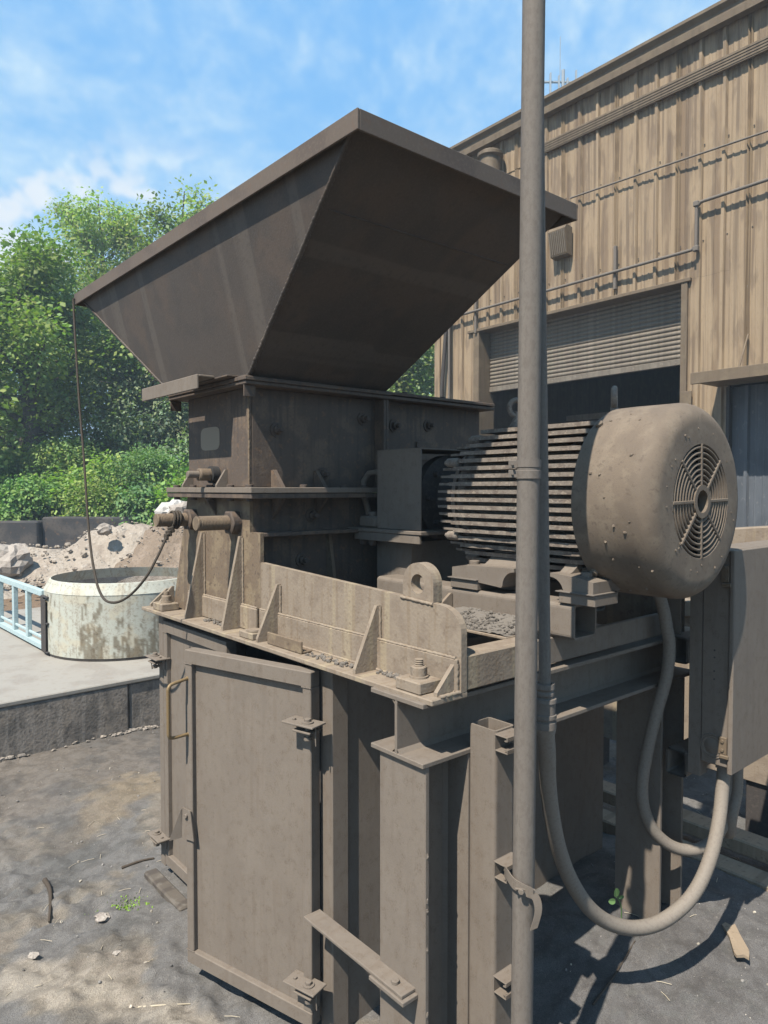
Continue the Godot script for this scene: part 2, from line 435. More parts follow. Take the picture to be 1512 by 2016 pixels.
	plain("bright_grass", lin(0.24, 0.42, 0.05), 0.7)
	plain("twig", lin(0.07, 0.055, 0.042), 0.9)
	plain("straw", lin(0.48, 0.42, 0.32), 0.9)
	plain("snowy", lin(0.165, 0.148, 0.13), 0.9)

# ------------------------------------------------------------------ start
func _ready() -> void:
	rng.seed = 4242
	# camera
	var cam := Camera3D.new()
	cam.name = "camera"
	cam.fov = 71.58
	cam.near = 0.05
	cam.far = 900.0
	cam.position = Vector3(0, 1.6, 0)
	cam.rotation_degrees = Vector3(-1.885, 0, 0)
	add_child(cam)
	cam.current = true
	# sun: from the door side, high
	var sun := DirectionalLight3D.new()
	sun.name = "sun"
	sun.light_color = Color(1.0, 0.965, 0.91)
	sun.light_energy = 1.6
	sun.light_angular_distance = 0.5
	sun.shadow_enabled = true
	add_child(sun)
	var travel := Vector3(0.5684, 0, -0.8228) * cos(deg_to_rad(56.0)) + Vector3(0, -sin(deg_to_rad(56.0)), 0)
	sun.look_at_from_position(Vector3.ZERO, travel, Vector3.UP)
	# sky
	var env := Environment.new()
	env.background_mode = Environment.BG_SKY
	env.sky = make_sky()
	env.tonemap_mode = Environment.TONE_MAPPER_LINEAR
	env.tonemap_exposure = 2.1
	env.background_energy_multiplier = 0.475
	env.sdfgi_enabled = true
	env.ssao_enabled = true
	env.ssil_enabled = true
	env.fog_enabled = true
	env.fog_density = 0.003
	env.fog_light_color = Color(0.75, 0.84, 0.92)
	var we := WorldEnvironment.new()
	we.name = "world_environment"
	we.environment = env
	add_child(we)
	make_materials()
	ground_and_yard()
	workshop()
	stand()
	cabinet()
	base_frame()
	housing()
	hopper()
	motor()
	conduits()
	enclosure()
	yard_objects()
	vegetation()
	litter()

func make_sky() -> Sky:
	var W := 2048
	var H := 1024
	var nz := FastNoiseLite.new()
	nz.seed = 3; nz.frequency = 1.0; nz.fractal_octaves = 5
	var wisp := FastNoiseLite.new()
	wisp.seed = 8; wisp.frequency = 1.0; wisp.fractal_octaves = 7; wisp.fractal_gain = 0.60
	# lie of the cloud banks: one stands over the trees, as seen from the yard
	var lie := 0.0
	var see := Vector3(sin(-0.47) * cos(0.34), sin(0.34), -cos(-0.47) * cos(0.34))
	for t in 60:
		lie = 20.0 + t * 0.7
		if nz.get_noise_3d(see.x * 3.0, see.y * 5.0 + lie, see.z * 3.0) > 0.30:
			break
	var data := PackedFloat32Array()
	data.resize(W * H * 3)
	var top := Vector3(0.14, 0.45, 0.93)
	var hor := Vector3(0.38, 0.73, 0.98)
	for j in H:
		var el := PI * (0.5 - (j + 0.5) / H)
		var e := sin(el)
		var ce := cos(el)
		for i in W:
			var c := hor
			if e > 0.0:
				c = top.lerp(hor, pow(1.0 - e, 2.6))
				var az := TAU * (i + 0.5) / W
				var d := Vector3(sin(az) * ce, e, -cos(az) * ce)
				# thin high cloud, drawn out on a flat layer
				var q := Vector3(d.x, 0.0, d.z) / (e + 0.16)
				var a := nz.get_noise_3d(q.x * 0.8, 3.0, q.z * 0.8)
				var f := wisp.get_noise_3d(q.x * 5.0 + a, 7.0, q.z * 3.4 - a)
				var g := wisp.get_noise_3d(q.x * 17.0 + a * 2.0, 2.0, q.z * 12.0)
				var k := clampf(0.50 + a * 0.50 + f * 0.48 + g * 0.36, 0.0, 1.0)
				c = c.lerp(Vector3(0.66, 0.86, 1.0), minf(1.0, k * k * 1.1))
				# low banks of white cloud
				if e < 0.46:
					var bank := nz.get_noise_3d(d.x * 3.0, d.y * 5.0 + lie, d.z * 3.0) + 0.35 * wisp.get_noise_3d(d.x * 12.0, d.y * 14.0, d.z * 12.0)
					c = c.lerp(Vector3(0.93, 0.96, 0.98), smoothstep(0.44, 0.34, e) * smoothstep(0.27, 0.42, bank) * 0.9)
			var o := (j * W + i) * 3
			data[o] = c.x; data[o + 1] = c.y; data[o + 2] = c.z
	var im := Image.create_from_data(W, H, false, Image.FORMAT_RGBF, data.to_byte_array())
	var pm := PanoramaSkyMaterial.new()
	pm.panorama = ImageTexture.create_from_image(im)
	var s := Sky.new()
	s.sky_material = pm
	return s

# ------------------------------------------------------------------ ground
var WF := Transform3D(Basis(Vector3.UP, deg_to_rad(42.2)), Vector3(-2.2, 0, -4.08))
var n_big: FastNoiseLite
var n_mid: FastNoiseLite
var n_small: FastNoiseLite
var n_clod: FastNoiseLite

func ground_h(x: float, z: float) -> float:
	var q := MF.affine_inverse() * Vector3(x, 0, z)
	var u := q.x
	var v := -q.z
	var h := n_big.get_noise_2d(x, z) * 0.03 + n_mid.get_noise_2d(x, z) * 0.012
	var w := WF.affine_inverse() * Vector3(x, 0, z)
	# churned strip in front of the doors
	var strip := smoothstep(0.35, 0.12, absf(v + 0.42 + 0.12 * sin(u * 2.0)))
	h += n_small.get_noise_2d(x, z) * (0.005 + 0.022 * strip)
	var rough := smoothstep(-0.1, 0.35, n_big.get_noise_2d(x * 1.4 + 9.0, z * 1.4))
	h += (n_clod.get_noise_2d(x, z) - 0.2) * (0.003 + 0.008 * rough + 0.012 * strip)
	# trodden lower before the doors
	h -= 0.03 * smoothstep(0.3, -0.1, v) * smoothstep(-2.6, -1.9, u) * smoothstep(0.6, 0.1, u)
	# spillage heaped under the motor end
	h += 0.11 * smoothstep(0.85, 0.15, Vector2(u + 0.1, (v - 1.15) * 0.8).length())
	# skid marks toward the wall
	var tr := sin(w.z * 9.0 + n_big.get_noise_2d(x, z) * 3.0)
	h += 0.008 * tr * smoothstep(0.1, 0.6, w.z) * smoothstep(2.4, 1.4, w.z) * smoothstep(1.0, -0.6, w.x)
	# raised yard behind the slab
	var yard := smoothstep(-0.4, -1.2, w.z) * smoothstep(4.5, 2.6, w.x)
	h = lerpf(h, 0.32 + n_big.get_noise_2d(x * 0.5, z * 0.5) * 0.08, yard)
	return h

func axis_list(lo: float, hi: float, a: float, b: float, step: float) -> PackedFloat32Array:
	var out := PackedFloat32Array()
	var left: Array[float] = []
	var s := step
	var p := a
	while p > lo:
		s *= 1.12
		p -= s
		left.push_front(maxf(p, lo))
	for q in left:
		out.append(q)
	p = a
	while p < b:
		out.append(p)
		p += step
	s = step
	while p < hi:
		out.append(p)
		s *= 1.12
		p += s
	out.append(hi)
	return out

func ground_and_yard() -> void:
	n_big = FastNoiseLite.new(); n_big.seed = 21; n_big.frequency = 0.55; n_big.fractal_octaves = 3
	n_mid = FastNoiseLite.new(); n_mid.seed = 22; n_mid.frequency = 2.6; n_mid.fractal_octaves = 4
	n_clod = FastNoiseLite.new(); n_clod.seed = 29; n_clod.frequency = 5.5; n_clod.fractal_octaves = 4; n_clod.fractal_type = FastNoiseLite.FRACTAL_RIDGED
	n_small = FastNoiseLite.new(); n_small.seed = 23; n_small.frequency = 9.0; n_small.fractal_octaves = 4
	var xs := axis_list(-220.0, 220.0, -2.5, 1.8, 0.02)
	var zs := axis_list(-320.0, 60.0, -4.5, -1.4, 0.02)
	var nx := xs.size()
	var nzz := zs.size()
	var vs := PackedVector3Array(); vs.resize(nx * nzz)
	var cs := PackedColorArray(); cs.resize(nx * nzz)
	var ns := PackedVector3Array(); ns.resize(nx * nzz)
	for j in nzz:
		for i in nx:
			var x := xs[i]
			var z := zs[j]
			var k := j * nx + i
			vs[k] = Vector3(x, ground_h(x, z), z)
			var q := MF.affine_inverse() * Vector3(x, 0, z)
			var w := WF.affine_inverse() * Vector3(x, 0, z)
			var a := n_big.get_noise_2d(x * 1.7 + 40.0, z * 1.7)
			var b := n_mid.get_noise_2d(x * 0.8, z * 0.8 + 30.0)
			var d := n_small.get_noise_2d(x * 0.9 + 7.0, z * 0.9)
			var c := Color(0.262, 0.258, 0.252)
			# dried pale sand lying in patches
			var sandy := smoothstep(0.10, 0.24, a + 0.5 * b + 0.22 * d - 0.10 + 0.26 * smoothstep(1.0, 2.2, w.z) * smoothstep(0.6, -1.2, w.x))
			c = c.lerp(Color(0.47, 0.40, 0.30), sandy * 0.42)
			# brown mud by the wall
			c = c.lerp(Color(0.270, 0.242, 0.215), smoothstep(1.1, 0.5, w.z + 0.35 * b) * 0.85)
			c = c.lerp(Color(0.40, 0.33, 0.24), smoothstep(0.22, 0.08, absf(w.z - 0.95 + 0.35 * a) + 0.12 * d) * smoothstep(-0.6, 0.4, w.x) * 0.7)
			# black spillage round the machine
			var spill := smoothstep(-0.55, 0.1, -q.z + 0.2 * a) * smoothstep(-0.6, -0.1, q.x + 0.3 * b)
			c = c.lerp(Color(0.215, 0.214, 0.214), spill * 0.8)
			# pale streak of spilled fines, lower left
			var sa := Vector2(-1.23, -2.33)
			var sb := Vector2(-0.55, -2.05)
			var tt := clampf((Vector2(x, z) - sa).dot(sb - sa) / (sb - sa).length_squared(), 0.0, 1.0)
			c = c.lerp(Color(0.52, 0.47, 0.40), smoothstep(0.11, 0.05, (Vector2(x, z) - sa.lerp(sb, tt)).length() + 0.09 * b + 0.06 * d) * 0.8)
			# wet dark places
			c = c.lerp(Color(0.16, 0.158, 0.156), smoothstep(0.08, 0.26, b + 0.4 * d - 0.35 * a) * 0.5)
			# orange-brown hard standing behind the slab, then dull earth
			var yard := smoothstep(-2.8, -3.6, w.z) * smoothstep(4.5, 2.6, w.x)
			c = c.lerp(Color(0.36, 0.26, 0.18), yard * 0.85)
			if z < -14.0:
				c = c.lerp(Color(0.10, 0.11, 0.06), smoothstep(-14.0, -18.0, z))
			cs[k] = c
	for j in nzz:
		for i in nx:
			var a := vs[j * nx + mini(i + 1, nx - 1)] - vs[j * nx + maxi(i - 1, 0)]
			var b := vs[mini(j + 1, nzz - 1) * nx + i] - vs[maxi(j - 1, 0) * nx + i]
			ns[j * nx + i] = b.cross(a).normalized()
	var ix := PackedInt32Array()
	for j in nzz - 1:
		for i in nx - 1:
			var k := j * nx + i
			ix.append_array([k, k + 1, k + nx, k + 1, k + nx + 1, k + nx])
	var arr := []
	arr.resize(Mesh.ARRAY_MAX)
	arr[Mesh.ARRAY_VERTEX] = vs
	arr[Mesh.ARRAY_NORMAL] = ns
	arr[Mesh.ARRAY_COLOR] = cs
	arr[Mesh.ARRAY_INDEX] = ix
	var m := ArrayMesh.new()
	m.add_surface_from_arrays(Mesh.PRIMITIVE_TRIANGLES, arr)
	var o := MeshInstance3D.new()
	o.name = "ground"
	o.mesh = m
	o.material_override = mat.ground
	add_child(o)
	o.set_meta("kind", "structure")
	# slab and its retaining wall
	structure("concrete_slab", bx(Vector3(-5, 0.33, -3.4), Vector3(2.6, 0.36, 0.0), 0.006), mat.concrete, WF)
	var wall := thing("retaining_wall", "dark stained concrete retaining wall under the edge of the pale slab", "wall", WF, Vector3(0, 0, -0.15))
	for seg in [[-5.0, 0.735, -0.004], [0.745, 2.6, -0.012]]:
		part("wall_block", bx(Vector3(seg[0], -0.2, -0.3), Vector3(seg[1], 0.3295, seg[2]), 0.012), mat.stained_concrete, wall)
	# crust of mud along its foot
	var mb := MB.new()
	var r2 := RandomNumberGenerator.new()
	r2.seed = 77
	for i in 300:
		var x := -4.5 + i * 0.0215 + r2.randf() * 0.02
		if x > 0.12 and x < 0.55 and r2.randf() < 0.75:
			continue
		var s := r2.randf_range(0.005, 0.016)
		mb.rock(Vector3(x, ground_h((WF * Vector3(x, 0, 0.02)).x, (WF * Vector3(x, 0, 0.02)).z) + 0.008, r2.randf_range(-0.01, 0.025)), Vector3(s * 1.6, s * 0.8, s), i, 0.5, 4)
	var crust := MeshInstance3D.new()
	crust.name = "mud_crust"
	crust.mesh = mb.mesh()
	crust.material_override = mat.stained_concrete
	crust.transform = WF
	add_child(crust)
	crust.set_meta("kind", "stuff")
	crust.set_meta("label", "crumbly mud crust along the foot of the retaining wall")
	crust.set_meta("category", "mud")

# ------------------------------------------------------------------ workshop building
func ribbed(s0: float, s1: float, y0: float, y1: float, z: float) -> MB:
	# sheet with a high rib each 0.305 m and two low ones between
	var mb := MB.new()
	var cut: Array[Vector2] = []
	var k := int(floor((s0 - 1.72) / 0.305)) - 1
	var shape := [[-0.032, 0.0], [-0.018, 0.040], [0.018, 0.040], [0.032, 0.0], [0.09, 0.0], [0.098, 0.006], [0.112, 0.006], [0.12, 0.0], [0.185, 0.0], [0.193, 0.006], [0.207, 0.006], [0.215, 0.0]]
	while 1.72 + k * 0.305 < s1 + 0.1:
		for p in shape:
			var s: float = 1.72 + k * 0.305 + p[0]
			if s > s0 and s < s1:
				cut.append(Vector2(s, z + p[1]))
		k += 1
	cut.push_front(Vector2(s0, z))
	cut.append(Vector2(s1, z))
	var rows := maxi(1, int((y1 - y0) / 0.4))
	var wob := func(s: float, y: float) -> float:
		return n_mid.get_noise_2d(s * 0.35 + 50.0, y * 0.22) * 0.018
	for i in cut.size() - 1:
		for r in rows:
			var ya := lerpf(y0, y1, float(r) / rows)
			var yb := lerpf(y0, y1, float(r + 1) / rows)
			var a := cut[i]
			var b := cut[i + 1]
			var A := Vector3(a.x, ya, a.y + wob.call(a.x, ya))
			var B := Vector3(b.x, ya, b.y + wob.call(b.x, ya))
			var C := Vector3(b.x, yb, b.y + wob.call(b.x, yb))
			var D := Vector3(a.x, yb, a.y + wob.call(a.x, yb))
			mb.quad(A, B, C, D, Vector3(-(b.y - a.y), 0, b.x - a.x))
	return mb

func workshop() -> void:
	var b := thing("workshop_building", "tall tan ribbed metal workshop with a half open roller door", "building", BF, Vector3(0, 0, 0))
	# sheets of the front wall
	var cuts := [-1.06, -0.11, 0.805, 1.72, 2.635, 3.55, 4.465, 5.38, 6.295, 7.21, 8.125, 9.04]
	for i in cuts.size() - 1:
		var s0: float = cuts[i] + 0.002
		var s1: float = cuts[i + 1] - 0.002
		part("upper_wall_panel", ribbed(s0, s1, 6.72, 7.34, 0.012), mat.cladding, b)
		var lo := 0.0
		if i >= 1 and i <= 4:
			lo = 4.30
		elif i >= 6:
			lo = 2.88
		if i == 5:
			part("wall_panel", ribbed(s0, 4.24, 4.30, 6.74, 0.0), mat.cladding, b)
			part("wall_panel", ribbed(3.716, 4.24, 0.0, 4.298, 0.0), mat.cladding, b)
			part("wall_panel", ribbed(4.242, s1, 2.88, 6.74, 0.0), mat.cladding, b)
		elif i == 0:
			part("wall_panel", ribbed(s0, s1, 0.0, 6.74, 0.0), mat.cladding, b)
		else:
			part("wall_panel", ribbed(s0, s1, lo, 6.74, 0.0), mat.cladding, b)
	# body behind the sheets: side walls, rear wall, roof, inner skin
	part("side_wall", bx(Vector3(-1.06, 0, -14), Vector3(-0.98, 7.3, -0.03), 0.0), mat.trim, b)
	part("side_wall", bx(Vector3(9.0, 0, -14), Vector3(9.08, 7.3, -0.03), 0.0), mat.trim, b)
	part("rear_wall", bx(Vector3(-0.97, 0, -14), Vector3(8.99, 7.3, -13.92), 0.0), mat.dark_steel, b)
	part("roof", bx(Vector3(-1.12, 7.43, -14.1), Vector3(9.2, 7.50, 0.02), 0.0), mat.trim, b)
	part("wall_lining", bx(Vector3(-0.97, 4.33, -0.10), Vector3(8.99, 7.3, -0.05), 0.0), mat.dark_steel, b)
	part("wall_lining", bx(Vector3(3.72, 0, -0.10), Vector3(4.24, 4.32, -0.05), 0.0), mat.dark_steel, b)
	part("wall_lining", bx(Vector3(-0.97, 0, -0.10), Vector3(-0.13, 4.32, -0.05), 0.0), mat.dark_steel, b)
	# eave gutter, soffit, girt band
	var g := MB.new()
	g.prism([Vector3(-1.2, 7.26, 0.06), Vector3(-1.2, 7.27, 0.16), Vector3(-1.2, 7.36, 0.165), Vector3(-1.2, 7.375, 0.145), Vector3(-1.2, 7.42, 0.15), Vector3(-1.2, 7.47, 0.20), Vector3(-1.2, 7.51, 0.20), Vector3(-1.2, 7.51, 0.03), Vector3(-1.2, 7.40, 0.03)], Vector3(10.3, 0, 0))
	part("eave_gutter", g, mat.trim, b)
	var band := MB.new()
	band.box(Vector3(1.0, 6.735, 0.034), Vector3(9.0, 6.90, 0.075), 0.004)
	for k in 4:
		band.box(Vector3(1.0, 6.755 + k * 0.036, 0.075), Vector3(9.0, 6.775 + k * 0.036, 0.082), 0.003)
	part("wall_band", band, mat.trim, b)
	# corner trim and downspout
	part("corner_trim", bx(Vector3(-1.12, 0, -0.08), Vector3(-0.98, 7.28, 0.036), 0.006), mat.cladding, b)
	var dsp := MB.new()
	dsp.tube(PackedVector3Array([Vector3(-0.70, 7.25, 0.09), Vector3(-0.72, 6.6, 0.08), Vector3(-0.74, 4.6, 0.085), Vector3(-0.86, 3.4, 0.09), Vector3(-0.92, 0.1, 0.09)]), 0.035, 8)
	part("downspout", dsp, mat.dark_steel, b)
	# roller door: jambs, head, slats, bottom bar
	part("door_jamb", bx(Vector3(-0.13, 0, -0.35), Vector3(0.0, 4.30, 0.04), 0.006), mat.trim, b)
	part("door_jamb", bx(Vector3(3.63, 0, -0.35), Vector3(3.715, 4.30, 0.04), 0.006), mat.trim, b)
	part("door_head", bx(Vector3(-0.26, 4.27, -0.32), Vector3(3.76, 4.32, 0.055), 0.006), mat.trim, b)
	var rd: MeshInstance3D = null
	var sl := MB.new()
	for k in 8:
		var a0 := k / 8.0
		var a1 := (k + 1) / 8.0
		var z0 := -0.25 + sin(a0 * PI) * 0.016
		var z1 := -0.25 + sin(a1 * PI) * 0.016
		sl.quad(Vector3(0.01, a0 * 0.062, z0), Vector3(3.62, a0 * 0.062, z0), Vector3(3.62, a1 * 0.062, z1), Vector3(0.01, a1 * 0.062, z1), Vector3(0, -(z1 - z0), 0.011))
	sl.quad(Vector3(0.01, 0.062, -0.25), Vector3(3.62, 0.062, -0.25), Vector3(3.62, 0.062, -0.27), Vector3(0.01, 0.062, -0.27), Vector3.UP)
	sl.quad(Vector3(0.01, 0, -0.262), Vector3(3.62, 0, -0.262), Vector3(3.62, 0.066, -0.262), Vector3(0.01, 0.066, -0.262), Vector3.BACK)
	var slm := sl.mesh()
	rd = part("roller_door", bx(Vector3(0.01, 3.26, -0.275), Vector3(3.62, 3.345, -0.215), 0.006), mat.slat, b)
	for k in 15:
		part("slat", slm, mat.slat, rd, Transform3D(Basis(), Vector3(0, 3.350 + k * 0.0635, 0)))
	# fixing screws along the rails behind the sheets
	var screw := stud_mesh(0.009, 0.006)
	for y in [4.75, 5.95]:
		for k in 22:
			var s := 1.72 - 0.305 * 9 + k * 0.305 + 0.05
			if s < -1.0:
				continue
			part("screw", screw, mat.dark_steel, b, along(Vector3(0, 0, 1), Vector3(s, y, 0.008)))
	# conduit runs on the wall
	var c1 := MB.new()
	c1.tube(PackedVector3Array([Vector3(-0.66, 2.3, 0.10), Vector3(-0.66, 4.55, 0.10), Vector3(-0.62, 4.61, 0.10), Vector3(3.80, 4.64, 0.10), Vector3(3.86, 4.68, 0.10), Vector3(3.86, 5.16, 0.10), Vector3(3.92, 5.21, 0.10), Vector3(9.0, 5.24, 0.10)]), 0.022, 8)
	for q in [[-0.66, 4.6], [3.86, 4.64], [3.86, 5.2]]:
		c1.box(Vector3(q[0] - 0.035, q[1] - 0.035, 0.07), Vector3(q[0] + 0.035, q[1] + 0.035, 0.135), 0.01)
	part("wall_conduit", c1, mat.pole, b)
	var c2 := MB.new()
	c2.tube(PackedVector3Array([Vector3(1.9, 5.90, 0.075), Vector3(3.3, 5.85, 0.075), Vector3(4.7, 5.79, 0.075), Vector3(9.0, 5.62, 0.075)]), 0.013, 6)
	part("wall_cable", c2, mat.pole, b)
	for q in [[-0.05, 4.25, 4.95], [2.66, 4.4, 5.0]]:
		part("conduit_strut", bx(Vector3(q[0] - 0.02, q[1], 0.032), Vector3(q[0] + 0.02, q[2], 0.078), 0.003), mat.pole, b)
	# wall lamp, switched off
	var lamp := MB.new()
	lamp.prism([Vector3(1.60, 5.48, 0.04), Vector3(1.60, 5.50, 0.17), Vector3(1.60, 5.44, 0.22), Vector3(1.60, 5.08, 0.15), Vector3(1.60, 5.06, 0.04)], Vector3(0.31, 0, 0))
	var lb := part("lamp_housing", lamp, mat.trim, b)
	for k in 9:
		var s := 1.622 + k * 0.033
		var fin := MB.new()
		fin.prism([Vector3(s, 5.42, 0.21), Vector3(s, 5.42, 0.236), Vector3(s, 5.10, 0.172), Vector3(s, 5.10, 0.145)], Vector3(0.012, 0, 0))
		part("fin", fin, mat.slat, lb)
	# short round exhaust under the eave
	var ex := MB.new()
	ex.lathe([Vector2(0, 0), Vector2(0, 0.17), Vector2(0.22, 0.17), Vector2(0.25, 0.21), Vector2(0.30, 0.21), Vector2(0.34, 0.15), Vector2(0.36, 0)], Vector3(0.44, 6.72, 0.24), Vector3.UP, 20)
	ex.box(Vector3(0.38, 6.76, 0.03), Vector3(0.50, 6.84, 0.12))
	part("exhaust_cap", ex, mat.trim, b)
	# canopy over the side bay, tie rod, bay sheeting
	var can := part("canopy", bx(Vector3(4.13, 2.87, 0.045), Vector3(9.0, 2.97, 0.62), 0.006), mat.trim, b)
	part("canopy_edge", bx(Vector3(4.11, 2.85, 0.622), Vector3(9.0, 2.985, 0.66), 0.004), mat.trim, can)
	var tie := MB.new()
	tie.tube(PackedVector3Array([Vector3(4.50, 3.46, 0.045), Vector3(4.60, 2.97, 0.50)]), 0.012, 6)
	part("tie_rod", tie, mat.trim, b)
	for i in 6:
		var s0 := 4.28 + i * 0.8
		part("bay_panel", ribbed(s0, s0 + 0.795, 0.0, 2.86, -0.05), mat.blue_grey, b)
	part("bay_post", bx(Vector3(4.236, 0, -0.08), Vector3(4.28, 2.86, 0.03), 0.004), mat.dark_steel, b)
	part("flashing", bx(Vector3(3.66, 2.62, 0.041), Vector3(3.80, 2.86, 0.06), 0.004), mat.trim, b)
	# seen inside: rails and a beam of the overhead crane
	part("crane_rail", bx(Vector3(0.2, 2.86, -2.2), Vector3(3.6, 2.96, -2.1), 0.004), mat.slat, b)
	for s in [0.5, 1.9, 3.3]:
		part("rail_post", bx(Vector3(s, 0, -2.2), Vector3(s + 0.09, 2.86, -2.1), 0.004), mat.dark_steel, b)
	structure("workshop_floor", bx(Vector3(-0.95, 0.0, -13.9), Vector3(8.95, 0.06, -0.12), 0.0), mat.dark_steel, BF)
	# mast with aerials far behind the roof
	var ms := thing("antenna_mast", "far mast with small pale aerial panels above the workshop roof", "antenna", Transform3D(), Vector3(14.35, 0, -58))
	var mm := MB.new()
	mm.tube(PackedVector3Array([Vector3(14.35, 0, -58), Vector3(14.35, 35.10, -58)]), 0.14, 8)
	part("mast", mm, mat.antenna, ms)
	var plat := MB.new()
	plat.box(Vector3(11.75, 32.90, -58.1), Vector3(17.35, 33.05, -57.9))
	plat.box(Vector3(11.75, 34.10, -58.1), Vector3(17.35, 34.20, -57.9))
	part("platform", plat, mat.antenna, ms)
	for k in 9:
		var x := 11.85 + k * 0.68
		part("aerial_panel", bx(Vector3(x, 32.40 + 0.3 * (k % 2), -57.85), Vector3(x + 0.12, 34.30 + 0.2 * ((k * 3) % 4), -57.6), 0.02), mat.antenna, ms)
	var whip := MB.new()
	whip.tube(PackedVector3Array([Vector3(14.05, 34.60, -57.8), Vector3(14.05, 37.60, -57.8)]), 0.03, 5)
	part("whip_aerial", whip, mat.antenna, ms)

# ------------------------------------------------------------------ machine: stand
func wbeam(a: Vector3, b: Vector3, width: float, depth: float, tf: float, tw: float, up: Vector3) -> MB:
	# I section swept from a to b; flanges at +-depth/2 along up
	var mb := MB.new()
	var z := (b - a).normalized()
	var x := up.cross(z).normalized()
	var t := Transform3D(Basis(x, up, z), a)
	var l := (b - a).length()
	mb.box(Vector3(-width / 2, depth / 2 - tf, 0), Vector3(width / 2, depth / 2, l), 0.0015, t)
	mb.box(Vector3(-width / 2, -depth / 2, 0), Vector3(width / 2, -depth / 2 + tf, l), 0.0015, t)
	mb.box(Vector3(-tw / 2, -depth / 2 + tf, 0.001), Vector3(tw / 2, depth / 2 - tf, l - 0.001), 0.0, t)
	# fillets at the roots
	for sx in [-1.0, 1.0]:
		for sy in [-1.0, 1.0]:
			var p := Vector3(sx * tw / 2, sy * (depth / 2 - tf), 0.001)
			mb.quad(t * (p + Vector3(sx * 0.01, 0, 0)), t * (p + Vector3(sx * 0.01, 0, l - 0.002)), t * (p + Vector3(0, -sy * 0.01, l - 0.002)), t * (p + Vector3(0, -sy * 0.01, 0)), t.basis * Vector3(sx, -sy, 0))
	return mb

func nut_mesh(r: float, h: float) -> ArrayMesh:
	var mb := MB.new()
	mb.hexa(Vector3.ZERO, Vector3.UP, r, h)
	return mb.mesh()

func stud_mesh(r: float, h: float, rings := 0) -> ArrayMesh:
	var mb := MB.new()
	var prof := [Vector2(0, 0), Vector2(0, r)]
	if rings > 0:
		for k in rings:
			var y0 := h * (k + 0.0) / rings
			var dy := h / rings
			prof.append(Vector2(y0 + dy * 0.1, r)); prof.append(Vector2(y0 + dy * 0.5, r * 0.86)); prof.append(Vector2(y0 + dy * 0.9, r))
	prof.append(Vector2(h * 0.98, r)); prof.append(Vector2(h, r * 0.88)); prof.append(Vector2(h, 0))
	mb.lathe(prof, Vector3.ZERO, Vector3.UP, 14, 0.9)
	return mb.mesh()

func along(axis: Vector3, at: Vector3) -> Transform3D:
	# turns the y axis of a small mesh to axis
	var y := axis.normalized()
	var x := y.cross(Vector3.UP if absf(y.y) < 0.9 else Vector3.RIGHT).normalized()
	return Transform3D(Basis(x, y, x.cross(y)), at)

func stand() -> void:
	var s := thing("support_stand", "dusty steel I beam stand with columns under the motor end", "stand", MF, P(-0.11, 0, 0.6))
	part("cross_beam", wbeam(P(-0.115, 1.0125, -0.012), P(-0.115, 1.0125, 1.34), 0.195, 0.155, 0.012, 0.009, Vector3.UP), mat.dust, s)
	for v in [[0.08, -0.05], [1.185, 0.03]]:
		part("column", wbeam(P(-0.105, v[1], v[0]), P(-0.105, 0.934, v[0]), 0.17, 0.16, 0.012, 0.008, Vector3(0, 0, 1)), mat.dust, s)
	# mill drips and burrs on the front column's edge
	var burr := MB.new()
	for q in [0.72, 0.61, 0.585, 0.49, 0.33, 0.2]:
		burr.rock(P(-0.021, q, 0.006), Vector3(0.004, 0.007, 0.004), int(q * 100), 0.4, 4)
	part("weld_spatter", burr, mat.dust, s).set_meta("kind", "stuff")
	# flat brace from the cabinet post
	var br := part("brace_bar", bx(P(-0.475, 0.372, -0.045), P(-0.055, 0.381, 0.012), 0.0015), mat.dust, s)
	part("brace_tab", bx(P(-0.175, 0.360, -0.05), P(-0.045, 0.371, 0.0), 0.0015), mat.dust, br)
	part("bolt", nut_mesh(0.011, 0.009), mat.dust, br, Transform3D(Basis(), P(-0.10, 0.381, -0.026)))
	var post := thing("conduit_post", "square dusty tube post with slotted channels beside the front column", "post", MF, P(0.022, 0, 0.18))
	var pt := MB.new()
	hollow(pt, Vector3(-0.021, 0, -0.225), Vector3(0.066, 0, -0.15), -0.05, 1.012, 0.006, 0.010)
	part("tube", pt, mat.dust, post)
	for y in [0.967, 0.655, 0.37]:
		part("strut_channel", strut(P(0.066, y, 0.146), P(0.066, y, 0.213)), mat.dust, post)

# vertical square tube with rounded corners, open at the top
func hollow(mb: MB, lo: Vector3, hi: Vector3, y0: float, y1: float, t: float, r: float) -> void:
	var ring := func(d: float, rr: float) -> Array:
		var out := []
		for q in [[hi.x - d, hi.z - d, 0], [lo.x + d, hi.z - d, 1], [lo.x + d, lo.z + d, 2], [hi.x - d, lo.z + d, 3]]:
			for k in 5:
				var a: float = (q[2] + k / 4.0) * PI / 2
				out.append(Vector3(q[0] - (rr if q[2] in [0, 3] else -rr) + rr * cos(a), 0, q[1] - (rr if q[2] in [0, 1] else -rr) + rr * sin(a)))
		return out
	var o: Array = ring.call(0.0, r)
	var i: Array = ring.call(t, maxf(r - t, 0.002))
	var n := o.size()
	var up := Vector3.UP
	for k in n:
		var a: Vector3 = o[k]; var b: Vector3 = o[(k + 1) % n]
		var d: Vector3 = i[k]; var e: Vector3 = i[(k + 1) % n]
		var out := (b - a).cross(up)
		mb.quad(a + up * y0, b + up * y0, b + up * y1, a + up * y1, (a + b) * 0.5 - (lo + hi) * 0.5)
		mb.quad(d + up * y0, e + up * y0, e + up * y1, d + up * y1, (lo + hi) * 0.5 - (d + e) * 0.5)
		mb.quad(a + up * y1, b + up * y1, e + up * y1, d + up * y1, up)

